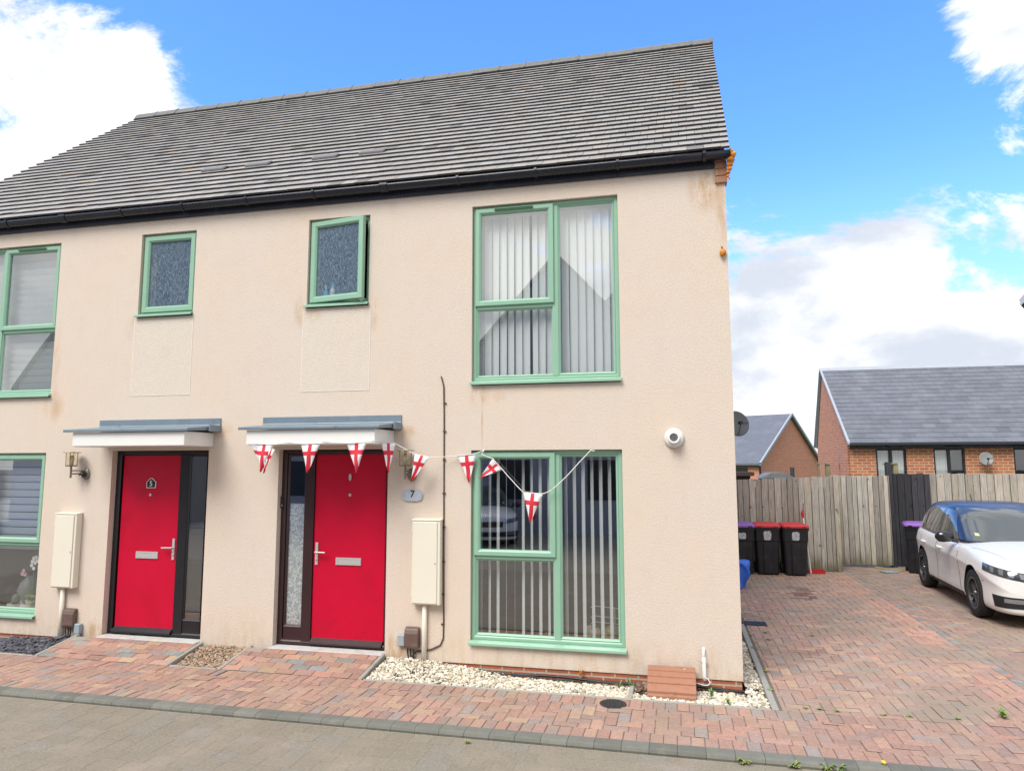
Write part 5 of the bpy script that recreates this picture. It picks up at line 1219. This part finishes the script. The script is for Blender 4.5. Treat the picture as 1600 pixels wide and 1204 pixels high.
# ------------------------------------------------------------------ weeds
def weed(loc, r_, n, label, mats=('leaf_green',), flower=False, h=1.):
    t_ = thing('weed', loc, label, 'weed', 'weeds in the joints of the paving'); s_ = MB()
    for k in range(n):
        a = random.uniform(0, 6.28); L = r_*random.uniform(.5, 1.1); hh = h*L*random.uniform(.3, 1.1); wd = L*.16; P = []
        for q in range(4):
            f = q/3; wq = wd*math.sin(math.pi*(.15+.8*f)); cx_, cy_, cz_ = loc[0]+L*f*math.cos(a), loc[1]+L*f*math.sin(a), loc[2]+hh*math.sin(f*2.2); P.append([(cx_-wq*math.sin(a), cy_+wq*math.cos(a), cz_), (cx_+wq*math.sin(a), cy_-wq*math.cos(a), cz_)])
        s_.grid(P, random.randrange(len(mats)))
    s_.build('leaves', list(mats), t_)
    if flower:
        for k in range(3):
            s_ = MB(); x, y = loc[0]+random.uniform(-.04, .04), loc[1]+random.uniform(-.02, .02); s_.tube([(x, y, loc[2]), (x, y, loc[2]+.05)], .002, 5); s_.lathe([(.003, .05), (.014, .055), (.011, .062), (.003, .064)], (x, y, loc[2]), 'z', 10); s_.build('flower', 'petal_yellow', t_)
GP = ('leaf_green', 'leaf_yellow')
for px_, py_, r_, n, lab, kw in ((708, 1200, 0, 0, '', {}),):
    pass
def gp(u, v, z=-.1): return tuple(on(u, v, 2, z))
weed((-1.03, -.2, -.12), .05, 16, 'bright green sprig in the gravel left of the terracotta box', h=2.2)
weed((-1.13, -.22, -.12), .045, 10, 'pale green sprig a hand left of the bright one in the gravel', GP, h=1.6)
weed((-.30, -.30, -.12), .045, 14, 'green sprig in the gravel below the white overflow pipe', h=1.8)
weed((-.17, -.50, -.11), .06, 14, 'low green weed in the front edge of the gravel near the corner', GP)
weed((-3.0, -.06, -.11), .04, 12, 'small weed growing against the plinth right of the cream pipe', h=1.8)
weed((-1.52, -.03, -.10), .04, 12, 'orange brown withered weed against the brick plinth', ('foam_orange',), h=1.8)
weed(gp(1568, 1122), .055, 22, 'round grassy tuft in the joint at the right of the pavement', GP, h=1.3)
for k, (u, v) in enumerate(((1258, 1106), (1282, 1108), (1308, 1111), (1380, 1117), (1420, 1119), (1498, 1123))):
    weed(gp(u, v), .035, 16, ['moss tuft nearest the gravel corner in the pavement joint', 'second moss tuft along the pavement joint from the gravel corner', 'third moss tuft along the pavement joint from the gravel corner', 'fourth moss tuft along the pavement joint from the gravel corner', 'fifth moss tuft along the pavement joint from the gravel corner', 'sixth moss tuft along the pavement joint from the gravel corner'][k], GP, h=.5)
for k, (u, v) in enumerate(((1172, 992), (1178, 1012), (1196, 988), (1201, 999), (1197, 1048), (1204, 1078), (1268, 993), (1338, 972))):
    weed(gp(u, v), .04, 16, 'moss tuft in a driveway joint, ' + ['at the drain beside the house', 'one below the drain', 'right of the drain by the wall', 'second right of the drain by the wall', 'halfway along the concrete edging', 'near the front end of the concrete edging', 'in the middle of the left bay', 'farthest into the left bay'][k], GP, h=.4)
for k, (u, v, fl_) in enumerate(((1163, 1192, False), (1240, 1198, False), (1292, 1203, False), (1310, 1203, False), (1375, 1202, True), (730, 1160, False))):
    weed(gp(u, v, -.13), .055 if k != 5 else .03, 26, ['brownish grass tuft in the gutter below the kerb, leftmost of the row', 'tiny green weed in the gutter below the kerb', 'spreading green weed in the gutter below the kerb', 'leafy green weed beside the spreading one below the kerb', 'weed with yellow flowers in the gutter at the bottom edge', 'dry tuft on the road beside the kerb near the middle'][k], GP, flower=fl_, h=.8)

# ------------------------------------------------------------------ car
def build_car():
    t_ = thing('parked_car', (0, 0, 0), 'white hatchback with a blue roof and black mirror parked on the block paved driveway', 'car')
    ST = [(.86, .56, .22, .60, .65), (.83, .73, .18, .69, .76), (.74, .82, .165, .75, .84), (.50, .875, .16, .82, .91), (.2, .89, .165, .865, .96), (-.2, .89, .17, .90, 1.0), (-.6, .89, .17, .925, 1.02),
          (-1.2, .89, .17, .945, 1.03), (-1.9, .89, .17, .965, 1.03), (-2.5, .89, .18, .985, 1.03), (-2.95, .865, .21, 1.0, 1.04), (-3.18, .80, .27, .99, 1.02), (-3.27, .66, .32, .94, .97)]
    s_ = MB(); P = []
    for x, w_, zb, zs, zc in ST:
        za, zq = zb+.17, max(zs-.20, zb+.19)
        pr = [(0, zb), (.86*w_, zb), (.965*w_, zb+.05), (.985*w_, za), (.97*w_, za+.45*(zq-za)), (.982*w_, za+.82*(zq-za)), (1.0*w_, zq), (.985*w_, max(zs-.17, zq+.01)), (.955*w_, zs-.05), (.90*w_, zs), (.78*w_, zs+.5*(zc-zs)), (.42*w_, zc-.012), (0, zc)]
        P.append([(x, -a, b_) for a, b_ in pr]+[(x, a, b_) for a, b_ in pr[::-1][1:-1]]+[(x, -pr[0][0], pr[0][1])])
    n = len(P[0])-1
    vs = [p for r_ in P for p in r_[:-1]]; fs = []
    for i in range(len(P)-1):
        for j in range(n): fs.append((i*n+j, i*n+(j+1) % n, (i+1)*n+(j+1) % n, (i+1)*n+j))
    fs += [tuple(range(n-1, -1, -1)), tuple(range((len(P)-1)*n, len(P)*n))]
    s_.add(vs, fs); body = s_.build('body', ['car_white', 'car_matte'], t_, smooth=True, subsurf=2, local=True)
    cut = MB()
    for x in (0, -2.56):
        for sg in (-1, 1): cut.lathe([(.375, -.2), (.375, .2)], (x, sg*.88, .335), 'y', 40)
    cu = cut.build('cutter', 'car_matte', None, local=True)
    bo = body.modifiers.new('arch', 'BOOLEAN'); bo.operation = 'DIFFERENCE'; bo.object = cu; bo.solver = 'EXACT'; bo.material_mode = 'TRANSFER'; bo.use_self = True
    dg = bpy.context.evaluated_depsgraph_get(); dg.update()
    me = bpy.data.meshes.new_from_object(body.evaluated_get(dg)); body.modifiers.clear(); body.data = me; bpy.data.objects.remove(cu)
    me.polygons.foreach_set('use_smooth', [True]*len(me.polygons))
    try: me.set_sharp_from_angle(angle=R(38))
    except Exception: pass
    bvb = BVHTree.FromPolygons([v.co.copy() for v in me.vertices], [tuple(p.vertices) for p in me.polygons])
    # cabin
    GH = [(.90, -.22, -3.24, .80), (.99, -.42, -3.22, .80), (1.10, -.62, -3.17, .775), (1.235, -.86, -3.08, .735), (1.35, -1.06, -2.98, .70), (1.435, -1.26, -2.87, .655), (1.482, -1.5, -2.72, .58), (1.505, -1.8, -2.5, .40)]
    s_ = MB(); P = []
    for z, xf, xr, w_ in GH:
        h_ = [(xf, 0), (xf-.03, .45*w_), (xf-.09, .78*w_), (xf-.17, .93*w_), (xf-.30, .99*w_), (xf+(xr-xf)*.35, 1.01*w_), (xf+(xr-xf)*.6, 1.01*w_), (xr+.35, .99*w_), (xr+.15, .93*w_), (xr+.05, .72*w_), (xr, .4*w_), (xr-.01, 0)]
        P.append([(a, -b_, z) for a, b_ in h_]+[(a, b_, z) for a, b_ in h_[::-1][1:-1]])
    n = len(P[0]); vs = [p for r_ in P for p in r_]; fs = []
    for i in range(len(P)-1):
        for j in range(n): fs.append((i*n+j, (i+1)*n+j, (i+1)*n+(j+1) % n, i*n+(j+1) % n))
    fs += [tuple(range(n)), tuple(range(len(P)*n-1, (len(P)-1)*n-1, -1))]
    s_.add(vs, fs); cabn = s_.build('roof', 'car_blue', t_, smooth=True, subsurf=2, local=True)
    dg = bpy.context.evaluated_depsgraph_get(); dg.update(); me2 = bpy.data.meshes.new_from_object(cabn.evaluated_get(dg)); cabn.modifiers.clear(); cabn.data = me2
    bvc = BVHTree.FromPolygons([v.co.copy() for v in me2.vertices], [tuple(p.vertices) for p in me2.polygons])
    def patch(name, quad, org, dr_, mat, off=.005, bv=bvc, nu=14, nv=8, parent=t_, both=False, solid=0):
        # quad: 4 corner points (3D, any distance) cast along dr_
        for mir in ((1, -1) if both else (1,)):
            P = []
            dv = Vector(dr_).normalized(); dv = Vector((dv.x, dv.y*mir, dv.z))
            q = [Vector((a.x, a.y*mir, a.z)) for a in map(Vector, quad)]
            for i in range(nv+1):
                row = []
                for j in range(nu+1):
                    p = q[0].lerp(q[1], j/nu).lerp(q[3].lerp(q[2], j/nu), i/nv); hit = bv.ray_cast(p-dv*3, dv)
                    row.append(tuple((hit[0] if hit[0] is not None else p)+hit_n(hit, off, dv)))
                P.append(row)
            m_ = MB(); m_.grid(P, flip=(mir == -1)); m_.build(name, mat, parent, smooth=True, local=True, fix=False, solid=solid)
    def hit_n(h, off, dv): return (h[1]*off if h[1] is not None and h[1].dot(dv) < 0 else -dv*off)
    side = (0, 1, 0)
    def sq(x0, z0, x1, z1, x2, z2, x3, z3): return [(x0, -.9, z0), (x1, -.9, z1), (x2, -.9, z2), (x3, -.9, z3)]
    patch('windscreen', [(0, -.735, .985), (0, .735, .985), (0, .61, 1.425), (0, -.61, 1.425)], None, (-1, 0, 0), 'car_glass', nu=20, nv=12)
    patch('window', sq(-.76, .985, -1.60, .99, -1.60, 1.40, -1.28, 1.385), None, side, 'car_glass', both=True)
    patch('window', sq(-1.70, .99, -2.50, 1.03, -2.48, 1.38, -1.70, 1.40), None, side, 'car_glass', both=True)
    patch('quarter_window', sq(-2.56, 1.04, -2.78, 1.10, -2.66, 1.345, -2.53, 1.37), None, side, 'car_glass', both=True, nu=4)
    patch('door_pillar', sq(-1.60, .97, -1.70, .97, -1.70, 1.41, -1.60, 1.41), None, side, 'car_black', both=True, nu=3, off=.004)
    patch('window_trim', sq(-.70, .945, -2.85, .985, -2.80, 1.03, -.80, .985), None, side, 'car_black', both=True, nu=20, nv=2, off=.0035)
    patch('rear_pillar', sq(-2.80, .95, -3.12, .95, -2.86, 1.32, -2.72, 1.33), None, side, 'car_white', both=True, nu=8, off=.0035)
    patch('rear_window', [(0, -.6, 1.05), (0, .6, 1.05), (0, .5, 1.33), (0, -.5, 1.33)], None, (1, 0, 0), 'car_glass', nu=12)
    patch('windscreen_surround', [(0, -.77, .955), (0, .77, .955), (0, .74, 1.0), (0, -.74, 1.0)], None, (-1, 0, 0), 'car_matte', nu=20, nv=2, off=.003)
    patch('sticker', [(0, -.60, 1.05), (0, -.55, 1.05), (0, -.55, 1.085), (0, -.60, 1.085)], None, (-1, 0, 0), 'sticker', nu=2, nv=2, off=.008)
    # lamps and bumper cast on the body from the front corner
    fd = Vector((-1, .55, 0)).normalized()
    def fq(pts): return [(p[0], p[1], p[2]) for p in pts]
    patch('headlight', [(.86, -.46, .60), (.42, -.87, .70), (.42, -.87, .79), (.84, -.50, .71)], None, fd, 'lens_dark', off=.006, bv=bvb, both=True)
    for k in range(4):
        a = k/4+.05; p0 = Vector((.84, -.49, .63)).lerp(Vector((.5, -.82, .705)), a); p1 = Vector((.84, -.49, .69)).lerp(Vector((.5, -.82, .77)), a)
        q0 = Vector((.84, -.49, .63)).lerp(Vector((.5, -.82, .705)), a+.10); q1 = Vector((.84, -.49, .69)).lerp(Vector((.5, -.82, .77)), a+.14)
        patch('lamp_lens', [p0, q0, q1, p1], None, fd, 'lens', off=.011, bv=bvb, both=True, nu=3, nv=3)
    patch('grille', [(1, -.40, .52), (1, .40, .52), (1, .42, .66), (1, -.42, .66)], None, (-1, 0, 0), 'car_black', off=.006, bv=bvb)
    patch('bumper_intake', [(.9, -.40, .27), (.62, -.80, .27), (.60, -.82, .42), (.9, -.40, .40)], None, fd, 'car_matte', off=.006, bv=bvb, both=True)
    patch('lower_grille', [(1, -.40, .27), (1, .40, .27), (1, .40, .40), (1, -.40, .40)], None, (-1, 0, 0), 'car_matte', off=.006, bv=bvb)
    patch('fog_lamp', [(.86, -.50, .33), (.70, -.70, .34), (.70, -.70, .39), (.86, -.50, .385)], None, fd, 'lens', off=.012, bv=bvb, both=True, nu=4, nv=3)
    patch('sill_trim', sq(-.42, .20, -2.14, .20, -2.14, .27, -.42, .27), None, side, 'car_matte', off=.004, bv=bvb, both=True, nv=2)
    for x0, x1 in ((-.50, -.62), (-1.62, -1.66), (-2.34, -2.60)):      # shut lines
        patch('door_seam', sq(x0, .30, x0-.013, .30, x1-.013, .95, x1, .95), None, side, 'car_matte', off=.002, bv=bvb, both=True, nu=1, nv=10)
    patch('bonnet_seam', [(.60, -.60, .70), (.60, -.595, .70), (-.28, -.765, .9), (-.28, -.77, .9)], None, (0, 0, -1), 'car_matte', off=.002, bv=bvb, both=True, nu=1, nv=12)
    patch('bumper_seam', sq(.36, .55, .42, .55, .42, .56, .36, .56), None, side, 'car_matte', off=.002, bv=bvb, both=True, nu=2, nv=1)
    for sg in (-1, 1):
        for x in (-1.38, -2.28):
            m_ = MB(); m_.tube([(x+.02, sg*.865, .80), (x, sg*.905, .80), (x-.15, sg*.905, .805), (x-.17, sg*.87, .805)], .016, 8); m_.build('door_handle', 'car_white', t_, smooth=True, local=True)
        m_ = MB(); m_.lathe([(.02, -.12), (.085, -.09), (.10, 0), (.092, .06), (.03, .10)], (0, 0, 0), 'x', 16); m_.v = [(-.78+p[2]*.0+(-p[1]*.62), sg*(.985+p[0]*1.15), 1.02+p[2]*.85) for p in m_.v]
        mo = m_.build('mirror', 'car_black', t_, smooth=True, local=True)
        m_ = MB(); m_.tube([(-.76, sg*.80, .955), (-.77, sg*.93, .985)], .025, 8); m_.build('mirror_arm', 'car_black', mo, local=True)
    m_ = MB(); m_.tube([(-2.66, 0, 1.44), (-2.78, 0, 1.60)], [.010, .004], 6); m_.build('aerial', 'car_matte', t_, local=True)
    m_ = MB(); m_.prism([(-2.66, 1.40), (-2.97, 1.365), (-2.98, 1.345), (-2.8, 1.33)], -.50, .50, 'y'); m_.build('spoiler', 'car_black', t_, local=True, bevel=.01)
    for x in (0, -2.56):
        for sg in (-1, 1):
            ym = sg*.782
            m_ = MB(); m_.lathe([(.215, -.085), (.29, -.098), (.318, -.08), (.325, 0), (.318, .08), (.29, .098), (.215, .085)], (x, ym, .325), 'y', 40, cap=False); wo = m_.build('wheel', 'rubber', t_, smooth=True, local=True)
            m_ = MB(); yo = ym+sg*.08
            m_.lathe([(.222, 0), (.222, sg*.012), (.198, sg*.008), (.195, -sg*.06)], (x, yo, .325), 'y', 36, cap=False); m_.lathe([(.05, -sg*.02), (.045, -sg*.002), (.03, sg*.002)], (x, yo, .325), 'y', 16)
            m_.lathe([(.19, 0), (.02, 0)], (x, yo-sg*.06, .325), 'y', 24, 1)
            for k in range(10):
                a = k*math.pi/5+(.1 if k % 2 else -.1)+.2; c_ = Vector((math.cos(a), 0, math.sin(a))); pd = Vector((-math.sin(a), 0, math.cos(a)))
                A_ = Vector((x, yo-sg*.012, .325)); m_.add([tuple(A_+c_*.04+pd*.012), tuple(A_+c_*.04-pd*.012), tuple(A_+c_*.20-pd*.009), tuple(A_+c_*.20+pd*.009), tuple(A_+c_*.04+pd*.012-Vector((0, sg*.03, 0))), tuple(A_+c_*.04-pd*.012-Vector((0, sg*.03, 0))), tuple(A_+c_*.20-pd*.009-Vector((0, sg*.03, 0))), tuple(A_+c_*.20+pd*.009-Vector((0, sg*.03, 0)))], [(0, 1, 2, 3), (0, 4, 5, 1), (1, 5, 6, 2), (2, 6, 7, 3), (3, 7, 4, 0)])
            m_.build('rim', ['rim_dark', 'car_matte'], wo, local=True)
    return t_
car = build_car()
car.location = (4.17, 3.83, -.1); car.rotation_euler.z = math.atan2(-1, -.055); car.scale = (.97,)*3

# the second white car, parked across the street, that shows in the ground floor glass
c2 = copy_tree(car); c2.location = (-5.6, -11.2, -.135); c2.rotation_euler.z = R(70)
c2['label'] = 'white hatchback standing across the street and mirrored in the ground floor window'
car['group'] = 'white hatchbacks'; c2['group'] = 'white hatchbacks'
